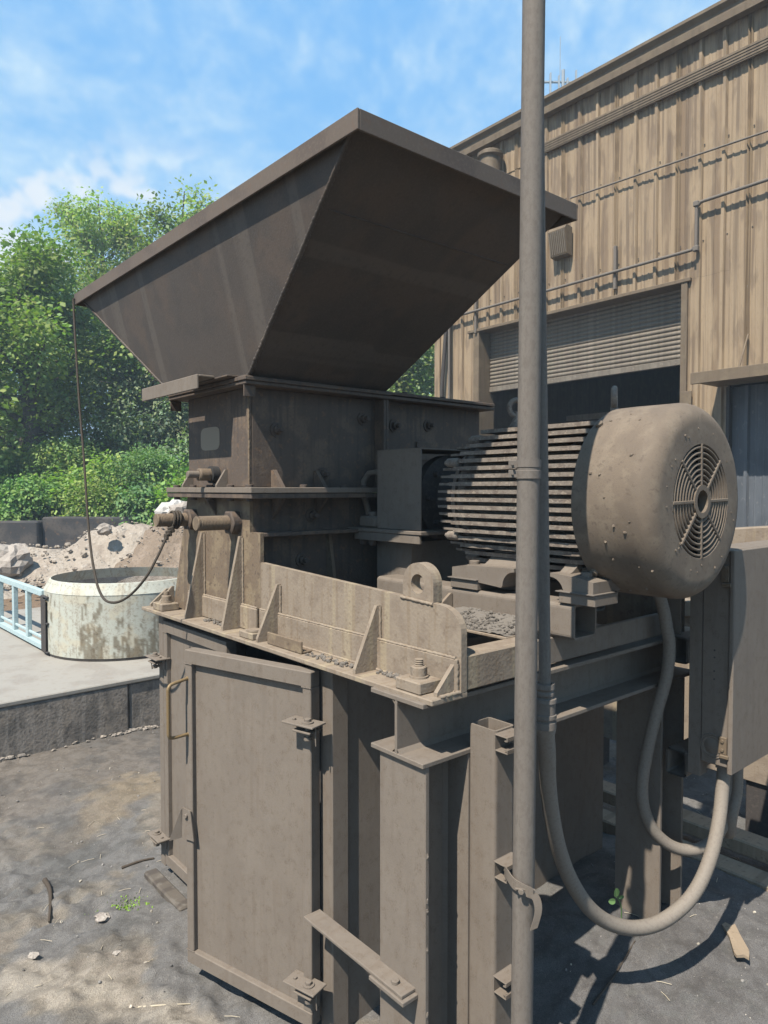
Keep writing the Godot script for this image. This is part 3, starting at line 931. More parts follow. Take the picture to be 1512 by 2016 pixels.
# tube along any axis given by a transform (local y runs along the tube)
func hollow_t(lo: Vector3, hi: Vector3, l: float, t: float, r: float, tr: Transform3D) -> MB:
	var m := MB.new()
	hollow(m, lo, hi, 0.0, l, t, r)
	var up := Vector3.UP
	for k in m.v.size():
		m.v[k] = tr * m.v[k]
		m.n[k] = (tr.basis * m.n[k]).normalized()
	return m

# slotted channel 41 mm: back against -u side, open to +u, running along v
func strut(a: Vector3, b: Vector3) -> MB:
	var mb := MB.new()
	var t := 0.003
	var x := a.x
	var y := a.y
	mb.box(Vector3(x, y, a.z), Vector3(x + t, y + 0.041, b.z), 0.0008)
	for s in [[y, y + t], [y + 0.041 - t, y + 0.041]]:
		mb.box(Vector3(x + t, s[0], a.z), Vector3(x + 0.041, s[1], b.z), 0.0008)
	mb.box(Vector3(x + 0.041 - t, y + t, a.z), Vector3(x + 0.041, y + 0.011, b.z), 0.0008)
	mb.box(Vector3(x + 0.041 - t, y + 0.030, a.z), Vector3(x + 0.041, y + 0.041 - t, b.z), 0.0008)
	mb.box(Vector3(x + 0.032, y + 0.0085, a.z), Vector3(x + 0.041 - t, y + 0.011, b.z), 0.0)
	mb.box(Vector3(x + 0.032, y + 0.030, a.z), Vector3(x + 0.041 - t, y + 0.0325, b.z), 0.0)
	return mb

# ------------------------------------------------------------------ machine: cabinet with two doors
func cabinet() -> void:
	var c := thing("discharge_cabinet", "taupe dusty steel cabinet under the crusher with its near door ajar", "cabinet", MF, P(-1.03, 0, 0.6))
	part("door_post", bx(P(-0.518, -0.10, 0.045), P(-0.458, 1.082, 0.105), 0.003), mat.dust, c)
	part("door_post", bx(P(-1.655, 0.03, 0.03), P(-1.612, 1.082, 0.10), 0.003), mat.dust, c)
	part("header", bx(P(-1.611, 1.062, 0.055), P(-0.526, 1.083, 0.095), 0.002), mat.dust, c)
	part("side_panel", bx(P(-0.480, -0.05, 0.106), P(-0.472, 1.083, 1.47), 0.0), mat.dust, c)
	part("side_panel", bx(P(-1.645, 0.0, 0.101), P(-1.637, 1.083, 1.47), 0.0), mat.dust, c)
	part("rear_panel", bx(P(-1.636, 0.0, 1.462), P(-0.481, 1.083, 1.47), 0.0), mat.dust, c)
	part("floor_sill", bx(P(-1.611, 0.0, 0.06), P(-0.526, 0.05, 0.10), 0.002), mat.dust, c)
	part("chute_plate", bx(P(-1.5, 0.1, 0.35), P(-0.6, 1.0, 0.36), 0.0), mat.dark_steel, c)
	# far door, closed
	var fd := door_leaf(0.54, 1.015, false)
	var d1 := part("door", fd[0], mat.dust, c, Transform3D(Basis(), P(-1.604, 0.045, 0.052)))
	part("door_panel", fd[1], mat.dust, d1)
	hinge_set(d1, [0.86, 0.115], -0.03, false)
	# near door, swung out a little; local x runs from hinge to free edge, -z is outward
	var bz := Basis(Vector3(-0.961, 0, 0.2756), Vector3.UP, Vector3(-0.2756, 0, -0.961))
	var nd := door_leaf(0.535, 1.05, true)
	var d2 := part("door", nd[0], mat.dust, c, Transform3D(bz, P(-0.497, 0.022, 0.016)))
	d2.set_meta("label", "near cabinet door standing ajar with brass handle")
	part("door_panel", nd[1], mat.dust, d2)
	hinge_set(d2, [0.905, 0.14], 0.0, true)
	# handle bowed out from the free edge
	var h := MB.new()
	var hp := PackedVector3Array()
	var w := 0.535
	hp.append(Vector3(w - 0.012, 0.955, -0.02))
	hp.append(Vector3(w - 0.008, 0.95, -0.075))
	for k in 5:
		var a := k / 4.0 * PI / 2
		hp.append(Vector3(w - 0.004, 0.93 + 0.018 * cos(a), -0.078 - 0.018 * sin(a)))
	for k in 5:
		var a := k / 4.0 * PI / 2
		hp.append(Vector3(w - 0.004, 0.79 - 0.018 * sin(a), -0.078 - 0.018 * cos(a)))
	hp.append(Vector3(w - 0.008, 0.772, -0.07))
	hp.append(Vector3(w - 0.012, 0.77, -0.02))
	h.tube(hp, 0.0058, 8)
	for y in [0.955, 0.77]:
		h.rock(Vector3(w - 0.012, y, -0.021), Vector3(0.01, 0.008, 0.006), 3, 0.2, 4)
	part("handle", h, mat.brass, d2)
	# turn latch: bent triangular plate on a bolt
	var l := MB.new()
	l.prism([Vector3(w - 0.03, 0.520, -0.028), Vector3(w + 0.008, 0.523, -0.028), Vector3(w + 0.012, 0.420, -0.028), Vector3(w - 0.045, 0.423, -0.028)], Vector3(0, 0, -0.004))
	l.prism([Vector3(w + 0.008, 0.523, -0.028), Vector3(w + 0.012, 0.420, -0.028), Vector3(w + 0.042, 0.413, -0.060), Vector3(w + 0.012, 0.515, -0.036)], Vector3(0.003, 0, 0.003))
	var la := part("latch", l, mat.dust, d2)
	part("bolt", nut_mesh(0.008, 0.008), mat.dust, la, along(Vector3(0, 0, -1), Vector3(w - 0.012, 0.501, -0.032)))

func door_leaf(w: float, h: float, near: bool) -> Array:
	# frame of angle iron, sheet set back; x from hinge (near door) or from the post
	var out := -1.0 if near else 1.0
	var f := MB.new()
	var sw := 0.032
	var rh := 0.046
	var z0 := out * 0.024
	var z1 := out * -0.018
	for q in [[0.0, sw], [w - sw, w]]:
		f.box(Vector3(q[0], rh, z0), Vector3(q[1], h - rh, z1), 0.0025)
	for q in [[0.0, rh], [h - rh, h]]:
		f.box(Vector3(0, q[0], z0 + out * 0.0006), Vector3(w, q[1], z1), 0.0025)
	# weld beads where rails meet stiles
	for q in [[w - sw, h - rh], [w - sw, rh], [sw, h - rh]]:
		for k in 6:
			f.rock(Vector3(q[0] + 0.03 * (k / 5.0) * (1.0 if q[0] > 0.2 else -1.0), q[1], z0 + out * 0.0012), Vector3(0.004, 0.0025, 0.0018), k, 0.2, 3)
	var p := MB.new()
	# sheet, gently oil-canned
	var nu := 16
	var nv := 24
	var z := func(i: int, j: int) -> Vector3:
		var x := lerpf(sw * 0.9, w - sw * 0.9, float(i) / nu)
		var y := lerpf(rh * 0.9, h - rh * 0.9, float(j) / nv)
		var bow := sin(PI * i / nu) * sin(PI * j / nv)
		return Vector3(x, y, out * (0.006 + bow * (0.004 + 0.004 * n_big.get_noise_2d(x * 2.0 + (3.0 if near else 0.0), y * 2.0))))
	for i in nu:
		for j in nv:
			var a: Vector3 = z.call(i, j); var b: Vector3 = z.call(i + 1, j); var d: Vector3 = z.call(i + 1, j + 1); var e: Vector3 = z.call(i, j + 1)
			p.quad(a, b, d, e, Vector3(0, 0, out))
	p.box(Vector3(sw * 0.9, rh * 0.9, out * -0.002), Vector3(w - sw * 0.9, h - rh * 0.9, out * 0.001), 0.0)
	return [f, p]

func hinge_set(door: Node3D, ys: Array, x0: float, near: bool) -> void:
	var out := -1.0 if near else 1.0
	for y in ys:
		var m := MB.new()
		# upper leaf, lower leaf, pin
		m.box(Vector3(x0 - 0.045, y, out * 0.010), Vector3(x0 + 0.07, y + 0.006, out * 0.072), 0.0015)
		m.box(Vector3(x0 - 0.03, y - 0.02, out * 0.014), Vector3(x0 + 0.035, y - 0.014, out * 0.066), 0.0015)
		m.box(Vector3(x0 - 0.02, y - 0.045, out * 0.0245), Vector3(x0 + 0.05, y, out * 0.03), 0.0015)
		var hg := part("hinge", m, mat.dust, door)
		# its pin and washer
		var b := MB.new()
		b.cyl(Vector3(x0 - 0.006, y + 0.006, out * 0.045), Vector3(x0 - 0.006, y + 0.010, out * 0.045), 0.017, 14)
		b.hexa(Vector3(x0 - 0.006, y + 0.010, out * 0.045), Vector3.UP, 0.010, 0.009)
		b.cyl(Vector3(x0 - 0.006, y - 0.045, out * 0.045), Vector3(x0 - 0.006, y, out * 0.045), 0.007, 10)
		b.hexa(Vector3(x0 - 0.006, y - 0.034, out * 0.045), Vector3.DOWN, 0.012, 0.010)
		var pin := MeshInstance3D.new()
		pin.name = "hinge_pin"
		pin.mesh = b.mesh()
		pin.material_override = mat.dust
		var k2 := MB.new()
		k2.tube(PackedVector3Array([Vector3(x0 - 0.036, y, out * 0.045), Vector3(x0 - 0.037, y - 0.03, out * 0.048), Vector3(x0 - 0.036, y - 0.055, out * 0.045)]), 0.0022, 5)
		part("cotter_pin", k2, mat.dust, door)
		part("bolt", nut_mesh(0.006, 0.006), mat.dust, door, Transform3D(Basis(), Vector3(x0 + 0.045, y + 0.006, out * 0.045)))
		# stays at the depth of the hinge, so that nothing lies deeper than a sub-part
		door.add_child(pin, true)

# ------------------------------------------------------------------ machine: base frame
func gusset(u: float, y0: float, y1: float, v_in: float, v_out: float, th := 0.012, lip := 0.012) -> MB:
	var mb := MB.new()
	mb.prism([P(u - th / 2, y0, v_in), P(u - th / 2, y1, v_in), P(u - th / 2, y1, v_in - lip * signf(v_in - v_out)), P(u - th / 2, y0 + lip, v_out), P(u - th / 2, y0, v_out)], Vector3(th, 0, 0))
	return mb

func weld(mb: MB, a: Vector3, b: Vector3, r := 0.005, sd := 1) -> void:
	var n := maxi(4, int((b - a).length() / 0.006))
	var path := PackedVector3Array()
	for i in n + 1:
		path.append(a.lerp(b, float(i) / n) + Vector3(n_small.get_noise_2d(i * 0.13, sd), n_small.get_noise_2d(i * 0.13, sd + 7.0), n_small.get_noise_2d(i * 0.13, sd + 13.0)) * r * 0.35)
	mb.tube(path, r, 6, r * 0.22, 3)

func base_frame() -> void:
	var b := thing("base_frame", "tan dusty welded steel base frame carrying crusher and motor", "machine base", MF, P(-0.87, 1.085, 0.6))
	part("foot_flange", bx(P(-1.76, 1.086, 0.0), P(0.0, 1.101, 0.124), 0.0025), mat.tan, b)
	# front side plate with its rounded near corner
	var pl := MB.new()
	var pts := [P(-0.948, 1.101, 0.1), P(0.0, 1.101, 0.1), P(0.0, 1.245, 0.1)]
	for k in 8:
		var a := (k + 1) / 8.0 * PI / 2
		pts.append(P(-0.075 + 0.075 * cos(a), 1.245 + 0.063 * sin(a), 0.1))
	pts.append(P(-0.948, 1.345, 0.1))
	pl.prism(pts, Vector3(0, 0, -0.02))
	part("side_plate", pl, mat.tan, b)
	part("doubler_strip", bx(P(-0.94, 1.102, 0.088), P(-0.006, 1.185, 0.0995), 0.004), mat.tan, b)
	for g in [[-0.825, 1.284], [-0.312, 1.278]]:
		part("gusset", gusset(g[0], 1.101, g[1], 0.0995, 0.012), mat.tan, b)
	part("gusset", gusset(-0.018, 1.101, 1.172, 0.0995, 0.03, 0.012, 0.010), mat.tan, b)
	# welds
	var w := MB.new()
	weld(w, P(-0.94, 1.186, 0.092), P(-0.01, 1.186, 0.092), 0.0045, 3)
	weld(w, P(-0.94, 1.103, 0.086), P(-0.01, 1.103, 0.086), 0.0045, 5)
	weld(w, P(-0.004, 1.102, 0.03), P(-0.004, 1.102, 0.098), 0.006, 8)
	weld(w, P(-0.010, 1.104, 0.095), P(-0.010, 1.172, 0.095), 0.006, 9)
	for g in [[-0.825, 1.28], [-0.312, 1.275]]:
		for s in [-0.008, 0.008]:
			weld(w, P(g[0] + s, 1.103, 0.097), P(g[0] + s, g[1], 0.097), 0.0045, int(g[0] * 30))
	part("weld_bead", w, mat.tan, b)
	# lifting lug with its eye
	var lug := MB.new()
	var n := 40
	var c := P(-0.160, 1.352, 0.104)
	var ring := []
	for k in n:
		var a := TAU * k / n - PI / 2
		var o := Vector2(0.058 * cos(a), 0.055 * sin(a))
		if sin(a) < 0.0:
			var m := absf(cos(a)) + 1e-6
			var ts := minf(0.058 / m, 0.052 / (absf(sin(a)) + 1e-6))
			o = Vector2(cos(a), sin(a)) * ts
		ring.append([o, Vector2(0.0255 * cos(a), 0.0255 * sin(a))])
	var th := Vector3(0, 0, -0.032)
	for k in n:
		var k2 := (k + 1) % n
		var a: Vector3 = c + Vector3(ring[k][0].x, ring[k][0].y, 0); var b2: Vector3 = c + Vector3(ring[k2][0].x, ring[k2][0].y, 0)
		var d: Vector3 = c + Vector3(ring[k2][1].x, ring[k2][1].y, 0); var e: Vector3 = c + Vector3(ring[k][1].x, ring[k][1].y, 0)
		lug.quad(a, b2, d, e, Vector3(0, 0, 1))
		lug.quad(a + th, b2 + th, d + th, e + th, Vector3(0, 0, -1))
		lug.quad(a, b2, b2 + th, a + th, (a + b2) * 0.5 - c)
		lug.quad(e, d, d + th, e + th, c - (d + e) * 0.5)
	weld(lug, P(-0.222, 1.312, 0.100), P(-0.098, 1.306, 0.100), 0.005, 21)
	part("lifting_lug", lug, mat.tan, b)
	# end channel and rear side plate
	var ch := MB.new()
	ch.box(P(-0.012, 1.102, 0.122), P(-0.002, 1.188, 0.42), 0.003)
	ch.box(P(-0.075, 1.178, 0.122), P(-0.012, 1.188, 0.42), 0.003)
	ch.box(P(-0.075, 1.102, 0.122), P(-0.012, 1.112, 0.42), 0.003)
	part("end_channel", ch, mat.tan, b)
	part("rear_cross_member", bx(P(-0.045, 1.102, 0.421), P(-0.030, 1.178, 1.199), 0.003), mat.dust, b)
	part("side_plate", bx(P(-0.948, 1.086, 1.20), P(0.0, 1.33, 1.22), 0.003), mat.tan, b)
	part("foot_flange", bx(P(-1.76, 1.086, 1.2205), P(0.0, 1.10, 1.34), 0.0025), mat.tan, b)
	part("cross_member", bx(P(-0.62, 1.09, 0.121), P(-0.60, 1.178, 1.199), 0.003), mat.tan, b)
	part("ledge_angle", bx(P(-0.60, 1.181, 0.36), P(-0.078, 1.190, 0.495), 0.002), mat.tan, b)
	part("gusset", gusset(-0.42, 1.191, 1.262, 0.497, 0.40, 0.010, 0.008), mat.tan, b)
	# motor rails: square tubes with open ends
	for v in [[0.50, 0.845], [0.90, 0.62]]:
		var tr := Transform3D(Basis(Vector3(0, 0, 1), Vector3(1, 0, 0), Vector3(0, 1, 0)), P(-0.80, 1.23, v[0] + 0.055))
		part("motor_rail", hollow_t(Vector3(-0.055, 0, -0.05), Vector3(0.055, 0, 0.05), v[1], 0.007, 0.014, tr), mat.dust, b)
	# clamp blocks, studs and nuts on the flange
	var big_nut := nut_mesh(0.021, 0.024)
	var stud := stud_mesh(0.0115, 0.037, 7)
	var wash := stud_mesh(0.024, 0.005)
	for q in [[-0.092, 0.045, 0.03, 1.0], [-1.62, 0.05, 0.02, 1.0]]:
		var u: float = q[0]
		var v: float = q[1]
		var cb := part("clamp_block", bx(P(u - 0.045, 1.1015, v - 0.04), P(u + 0.045, 1.131, v + 0.035), 0.003), mat.tan, b)
		part("washer", wash, mat.tan, cb, Transform3D(Basis(), P(u, 1.131, v)))
		part("nut", big_nut, mat.tan, cb, Transform3D(Basis(Vector3.UP, 0.3), P(u, 1.136, v)))
		part("stud", stud, mat.tan, cb, Transform3D(Basis(), P(u, 1.14, v)))
	var clip := part("clamp_block", bx(P(-0.945, 1.1015, 0.012), P(-0.855, 1.124, 0.075), 0.003), mat.tan, b)
	part("washer", stud_mesh(0.030, 0.006), mat.tan, clip, Transform3D(Basis(Vector3(0, 0, 1), 0.08), P(-0.89, 1.124, 0.045)))
	var small := nut_mesh(0.010, 0.008)
	for q in [[-0.475, 0.045], [-0.425, 0.05], [-0.985, 0.05]]:
		part("bolt", small, mat.tan, b, Transform3D(Basis(), P(q[0], 1.101, q[1])))
	# loose things that lie on the flange
	var off := thing("angle_offcut", "short rusty angle iron offcut lying on the frame flange", "offcut", MF, P(-0.69, 1.102, 0.035))
	part("web", bx(P(-0.785, 1.102, 0.026), P(-0.59, 1.140, 0.034), 0.002), mat.ochre, off)
	part("leg", bx(P(-0.785, 1.102, 0.035), P(-0.59, 1.109, 0.068), 0.002), mat.ochre, off)
	var grit := MB.new()
	var r2 := RandomNumberGenerator.new(); r2.seed = 31
	for i in 420:
		var u := 0.0
		var v := 0.0
		var y := 1.102
		if i < 260:
			u = r2.randf_range(-0.34, -0.085); v = clampf(r2.randfn(0.43, 0.035), 0.37, 0.49); y = 1.191 + 0.030 * smoothstep(0.38, 0.5, v)
		elif i < 330:
			u = r2.randf_range(-0.58, -0.36); v = r2.randf_range(0.03, 0.07)
		elif i < 370:
			u = r2.randf_range(-0.28, -0.16); v = r2.randf_range(0.06, 0.085)
		else:
			u = r2.randf_range(-1.30, -1.12); v = r2.randf_range(0.05, 0.08)
		var s := r2.randf_range(0.0022, 0.0062) * (1.9 if i % 19 == 0 and i < 260 else 1.0)
		grit.rock(P(u, y + s * 0.5, v), Vector3(s * 1.2, s * 0.8, s), i, 0.3, 3)
	# banked dust under the gravel
	var bed := func(i: int, j: int) -> Vector3:
		var u := lerpf(-0.52, -0.080, i / 44.0)
		var v := lerpf(0.362, 0.499, j / 12.0)
		var k := n_mid.get_noise_2d(u * 4.0, v * 4.0) + 0.6 * n_small.get_noise_2d(u * 6.0, v * 6.0)
		var end := smoothstep(-0.52, -0.36, u)
		return P(u, 1.1905 + maxf(0.0005, (0.030 * smoothstep(0.38, 0.5, v) + 0.012 * k) * end), v)
	for i in 44:
		for j in 12:
			grit.quad(bed.call(i, j), bed.call(i + 1, j), bed.call(i + 1, j + 1), bed.call(i, j + 1), Vector3.UP)
	var gm := MeshInstance3D.new()
	gm.name = "gravel_spill"
	gm.mesh = grit.mesh()
	gm.material_override = mat.snowy
	gm.transform = MF
	add_child(gm)
	gm.set_meta("kind", "stuff")
	gm.set_meta("label", "spilled grey gravel lying on ledges of the base frame")
	gm.set_meta("category", "gravel")

# ------------------------------------------------------------------ machine: crusher housing
func housing() -> void:
	var h := thing("crusher_housing", "brown steel crusher housing with bolted flange between base and hopper", "crusher", MF, P(-1.26, 1.1, 0.6))
	# lower body: front plate runs on to the side plate of the base
	var fp := MB.new()
	fp.prism([P(-1.52, 1.101, 0.1), P(-0.949, 1.101, 0.1), P(-0.949, 1.446, 0.1), P(-1.02, 1.446, 0.1), P(-1.02, 1.565, 0.1), P(-1.52, 1.565, 0.1)], Vector3(0, 0, -0.014))
	part("lower_front_plate", fp, mat.ochre, h)
	part("lower_side_plate", bx(P(-1.034, 1.101, 0.1145), P(-1.02, 1.5645, 1.30), 0.001), mat.brown, h)
	part("lower_far_plate", bx(P(-1.52, 1.101, 0.1145), P(-1.506, 1.5645, 1.30), 0.001), mat.brown, h)
	part("lower_back_plate", bx(P(-1.505, 1.101, 1.286), P(-1.035, 1.5645, 1.30), 0.001), mat.brown, h)
	part("ledge_plate", bx(P(-1.0195, 1.432, 0.1145), P(-0.949, 1.446, 0.60), 0.002), mat.brown, h)
	part("far_skirt", gusset_flat(-1.52, -1.66, 1.101, 1.56, 0.1), mat.ochre, h)
	part("doubler_strip", bx(P(-1.50, 1.1015, 0.086), P(-0.96, 1.185, 0.0995), 0.004), mat.tan, h)
	for g in [[-1.375, 1.43], [-1.075, 1.43]]:
		part("gusset", gusset(g[0], 1.1015, g[1], 0.0995, 0.018, 0.014, 0.012), mat.tan, h)
	part("gusset", gusset(-1.66, 1.1015, 1.19, 0.0995, 0.02, 0.012, 0.010), mat.tan, h)
	part("gusset", gusset(-1.74, 1.1015, 1.17, 0.11, 0.03, 0.012, 0.010), mat.tan, h)
	# gusset on the side toward the motor
	var sg := MB.new()
	sg.prism([P(-1.0195, 1.12, 0.43), P(-1.0195, 1.431, 0.43), P(-1.005, 1.431, 0.43), P(-0.95, 1.12, 0.43)], P(0, 0, 0.014))
	part("gusset", sg, mat.ochre, h)
	var w := MB.new()
	for g in [[-1.375, 1.425], [-1.075, 1.425]]:
		for s in [-0.009, 0.009]:
			weld(w, P(g[0] + s, 1.105, 0.097), P(g[0] + s, g[1], 0.097), 0.0045, int(g[0] * 50))
	weld(w, P(-1.50, 1.187, 0.093), P(-0.96, 1.187, 0.093), 0.0045, 31)
	part("weld_bead", w, mat.tan, h)
	# upper body, four plates
	part("upper_front_plate", bx(P(-1.505, 1.605, 0.1), P(-1.025, 1.955, 0.114), 0.002), mat.brown, h)
	part("upper_side_plate", bx(P(-1.039, 1.605, 0.1145), P(-1.025, 1.955, 1.30), 0.002), mat.brown, h)
	part("upper_far_plate", bx(P(-1.505, 1.605, 0.1145), P(-1.491, 1.955, 1.30), 0.002), mat.brown, h)
	part("upper_back_plate", bx(P(-1.490, 1.605, 1.286), P(-1.040, 1.955, 1.30), 0.002), mat.brown, h)
	part("top_cover", bx(P(-1.52, 1.972, 0.70), P(-0.95, 1.984, 1.32), 0.002), mat.brown, h)
	var pp := MB.new()
	var rim_pts := []
	for k in 24:
		var a := TAU * k / 24
		rim_pts.append(P(-1.315 + 0.078 * signf(cos(a)) * pow(absf(cos(a)), 0.45), 1.79 + 0.044 * signf(sin(a)) * pow(absf(sin(a)), 0.45), 0.0995))
	pp.prism(rim_pts, Vector3(0, 0, 0.0012))
	part("worn_patch", pp, mat.patch_label, h)
	var cw := MB.new()
	weld(cw, P(-1.028, 1.61, 0.103), P(-1.028, 1.95, 0.103), 0.0045, 41)
	part("corner_weld", cw, mat.ochre, h)
	# vertical joint flanges between the two halves of the housing
	for v in [[0.672, 0.686], [0.6865, 0.70]]:
		part("joint_flange", bx(P(-1.0245, 1.605, v[0]), P(-0.965, 1.955, v[1]), 0.002), mat.brown, h)
	# bolted flanges: middle pair and top pair
	for q in [[1.5655, 1.5835], [1.5845, 1.6045]]:
		part("flange", bx(P(-1.60, q[0], 0.045 if q[0] > 1.57 else 0.049), P(-0.915 if q[0] > 1.57 else -0.919, q[1], 0.62), 0.002), mat.dust if q[0] > 1.58 else mat.brown, h)
	part("flange", bx(P(-1.58, 1.9555, 0.05), P(-0.955, 1.968, 1.33), 0.002), mat.brown, h)
	part("flange", bx(P(-1.575, 1.9685, 0.045), P(-0.948, 1.9825, 0.70), 0.002), mat.brown, h)
	for q in [[-1.575, 0.055], [-0.975, 0.052]]:
		part("corner_lug", bx(P(q[0], 1.915, q[1]), P(q[0] + 0.006, 1.955, q[1] + 0.045), 0.001), mat.brown, h)
	# small triangles standing on the middle flange
	for u in [-1.47, -1.185]:
		part("gusset", gusset(u, 1.605, 1.67, 0.0995, 0.055, 0.012, 0.008), mat.dust, h)
	for v in [0.19, 0.375]:
		var sgn := MB.new()
		sgn.prism([P(-1.0245, 1.605, v), P(-1.0245, 1.665, v), P(-1.012, 1.668, v), P(-0.955, 1.605, v)], P(0, 0, 0.016))
		part("gusset", sgn, mat.brown, h)
	for v in [0.19, 0.375]:
		var sgn := MB.new()
		sgn.prism([P(-1.0195, 1.565, v), P(-1.0195, 1.49, v), P(-0.945, 1.565, v)], P(0, 0, 0.012))
		part("gusset", sgn, mat.brown, h)
	var lower := MB.new()
	lower.prism([P(-1.28, 1.565, 0.0995), P(-1.28, 1.50, 0.0995), P(-1.28, 1.565, 0.055)], Vector3(0.012, 0, 0))
	part("gusset", lower, mat.brown, h)
	# flange bolts
	var head := nut_mesh(0.014, 0.010)
	for u in [-1.55, -1.40, -1.26, -1.10, -0.965]:
		part("bolt", head, mat.brown, h, Transform3D(Basis(Vector3.UP, u * 9.0), P(u, 1.6045, 0.068)))
		part("bolt_end", head, mat.brown, h, Transform3D(Basis(Vector3.RIGHT, PI), P(u, 1.5655, 0.070)))
	for v in [0.28, 0.46, 0.56]:
		part("bolt", head, mat.brown, h, Transform3D(Basis(Vector3.UP, v * 9.0), P(-0.95, 1.6045, v)))
	for v in [0.80, 1.02, 1.25]:
		part("bolt", head, mat.brown, h, Transform3D(Basis(Vector3.UP, v * 9.0), P(-0.985, 1.984, v)))
	# liner bolts through the side plate
	var wsh := stud_mesh(0.026, 0.006)
	var cap := nut_mesh(0.017, 0.016)
	var tip := stud_mesh(0.009, 0.034, 4)
	for q in [[1.812, 0.212, -1.025], [1.655, 0.415, -1.025], [1.876, 0.611, -1.025], [1.858, 0.775, -1.025], [1.335, 0.315, -1.02], [1.87, 0.97, -1.025], [1.50, 0.36, -1.02]]:
		var at := P(q[2], q[0], q[1])
		var bt := part("liner_bolt", wsh, mat.brown, h, along(Vector3.RIGHT, at))
		part("nut", cap, mat.brown, bt, Transform3D(Basis(), Vector3(0, 0.006, 0)))
		part("stud", tip, mat.brown, bt, Transform3D(Basis(), Vector3(0, 0.008, 0)))
	# door-like rectangular inspection plate
	part("inspection_plate", bx(P(-1.024, 1.72, 0.90), P(-1.016, 1.80, 1.06), 0.002), mat.brown, h)
	# pivot bolt on the front face
	var pv := MB.new()
	pv.lathe([Vector2(0, 0), Vector2(0, 0.032), Vector2(0.03, 0.032), Vector2(0.032, 0.026), Vector2(0.032, 0)], P(-1.262, 1.652, 0.1), P(0, 0, -1), 20)
	var pb := part("pivot_boss", pv, mat.rubber, h)
	var pn := MB.new()
	pn.hexa(P(-1.262, 1.652, 0.068), P(0, 0, -1), 0.026, 0.045)
	part("nut", pn, mat.ochre, pb)
	var pt := MB.new()
	pt.cyl(P(-1.262, 1.652, 0.03), P(-1.262, 1.652, -0.02), 0.013, 12, 0.002)
	part("stud", pt, mat.dust, pb)
	# two long adjusting screws with nuts
	for u in [-1.462, -1.118]:
		var y := 1.478
		var sm := MB.new()
		var prof := [Vector2(0, 0), Vector2(0, 0.026)]
		for k in 26:
			var x := 0.004 + k * 0.0055
			prof.append(Vector2(x, 0.0262)); prof.append(Vector2(x + 0.0027, 0.0245))
		prof.append(Vector2(0.155, 0.026)); prof.append(Vector2(0.158, 0.0235)); prof.append(Vector2(0.158, 0))
		sm.lathe(prof, P(u, y, 0.1), P(0, 0, -1), 18, 0.9)
		var sc := part("adjusting_screw", sm, mat.ochre, h)
		var nm := MB.new()
		nm.hexa(P(u, y, 0.0995), P(0, 0, -1), 0.046, 0.034)
		part("nut", nm, mat.brown, sc)
	# angle iron bolted out over the front, under the hopper
	var an := part("angle_bracket", bx(P(-1.60, 1.946, -0.052), P(-1.11, 1.996, -0.044), 0.002), mat.dust, h)
	part("angle_leg", bx(P(-1.60, 1.988, -0.0435), P(-1.11, 1.996, 0.015), 0.002), mat.dust, an)
	part("bracket_plate", bx(P(-1.34, 1.9845, 0.0155), P(-1.02, 1.990, 0.10), 0.001), mat.brown, an)
	# coupling guard between housing and motor
	var g := thing("coupling_guard", "plain grey sheet guard box over the shaft beside the motor", "guard", MF, P(-0.74, 1.45, 0.75))
	part("front_sheet", bx(P(-0.860, 1.452, 0.55), P(-0.622, 1.738, 0.556), 0.001), mat.dust, g)
	part("top_sheet", bx(P(-0.860, 1.738, 0.55), P(-0.622, 1.743, 0.95), 0.001), mat.dust, g)
	part("back_sheet", bx(P(-0.860, 1.452, 0.945), P(-0.622, 1.738, 0.95), 0.001), mat.dust, g)
	var cp := thing("shaft_coupling", "dark round flanged shaft coupling inside the guard box", "coupling", MF, P(-0.7, 1.565, 0.75))
	var cm := MB.new()
	cm.lathe([Vector2(0, 0), Vector2(0, 0.03), Vector2(0.22, 0.03), Vector2(0.22, 0.12), Vector2(0.30, 0.13), Vector2(0.31, 0.16), Vector2(0.35, 0.16), Vector2(0.36, 0.09), Vector2(0.44, 0.05), Vector2(0.52, 0.04), Vector2(0.52, 0)], P(-1.02, 1.565, 0.75), Vector3.RIGHT, 28)
	part("hub", cm, mat.dark_steel, cp)
	var cb := stud_mesh(0.010, 0.02)
	for k in 8:
		part("bolt", cb, mat.dark_steel, cp, along(Vector3.RIGHT, P(-0.665, 1.565 + 0.125 * sin(k * TAU / 8), 0.75 + 0.125 * cos(k * TAU / 8))))
	# bearing and its shelf
	var sh := thing("bearing_shelf", "dark steel shelf on a tapered leg holding bearing and guard", "bracket", MF, P(-0.8, 1.1, 0.72))
	part("shelf_plate", bx(P(-1.019, 1.437, 0.53), P(-0.60, 1.4505, 0.97), 0.002), mat.dust, sh)
	part("shelf_edge", bx(P(-0.98, 1.405, 0.534), P(-0.612, 1.4365, 0.546), 0.002), mat.dust, sh)
	var lg := MB.new()
	lg.prism([P(-0.92, 1.105, 0.60), P(-0.74, 1.105, 0.60), P(-0.72, 1.404, 0.60), P(-0.92, 1.404, 0.60)], P(0, 0, 0.30))
	part("leg", lg, mat.dust, sh)
	var bnut := nut_mesh(0.014, 0.02)
	for u in [-0.955, -0.90]:
		part("bolt", bnut, mat.brown, sh, Transform3D(Basis(Vector3.RIGHT, PI), P(u, 1.404, 0.56)))
	var pbk := thing("pillow_block", "dusty cast bearing block with grease pipe beside the guard", "bearing", MF, P(-0.93, 1.4505, 0.75))
	part("foot", bx(P(-0.98, 1.4506, 0.555), P(-0.875, 1.495, 0.945), 0.008), mat.dust, pbk)
	var cap2 := MB.new()
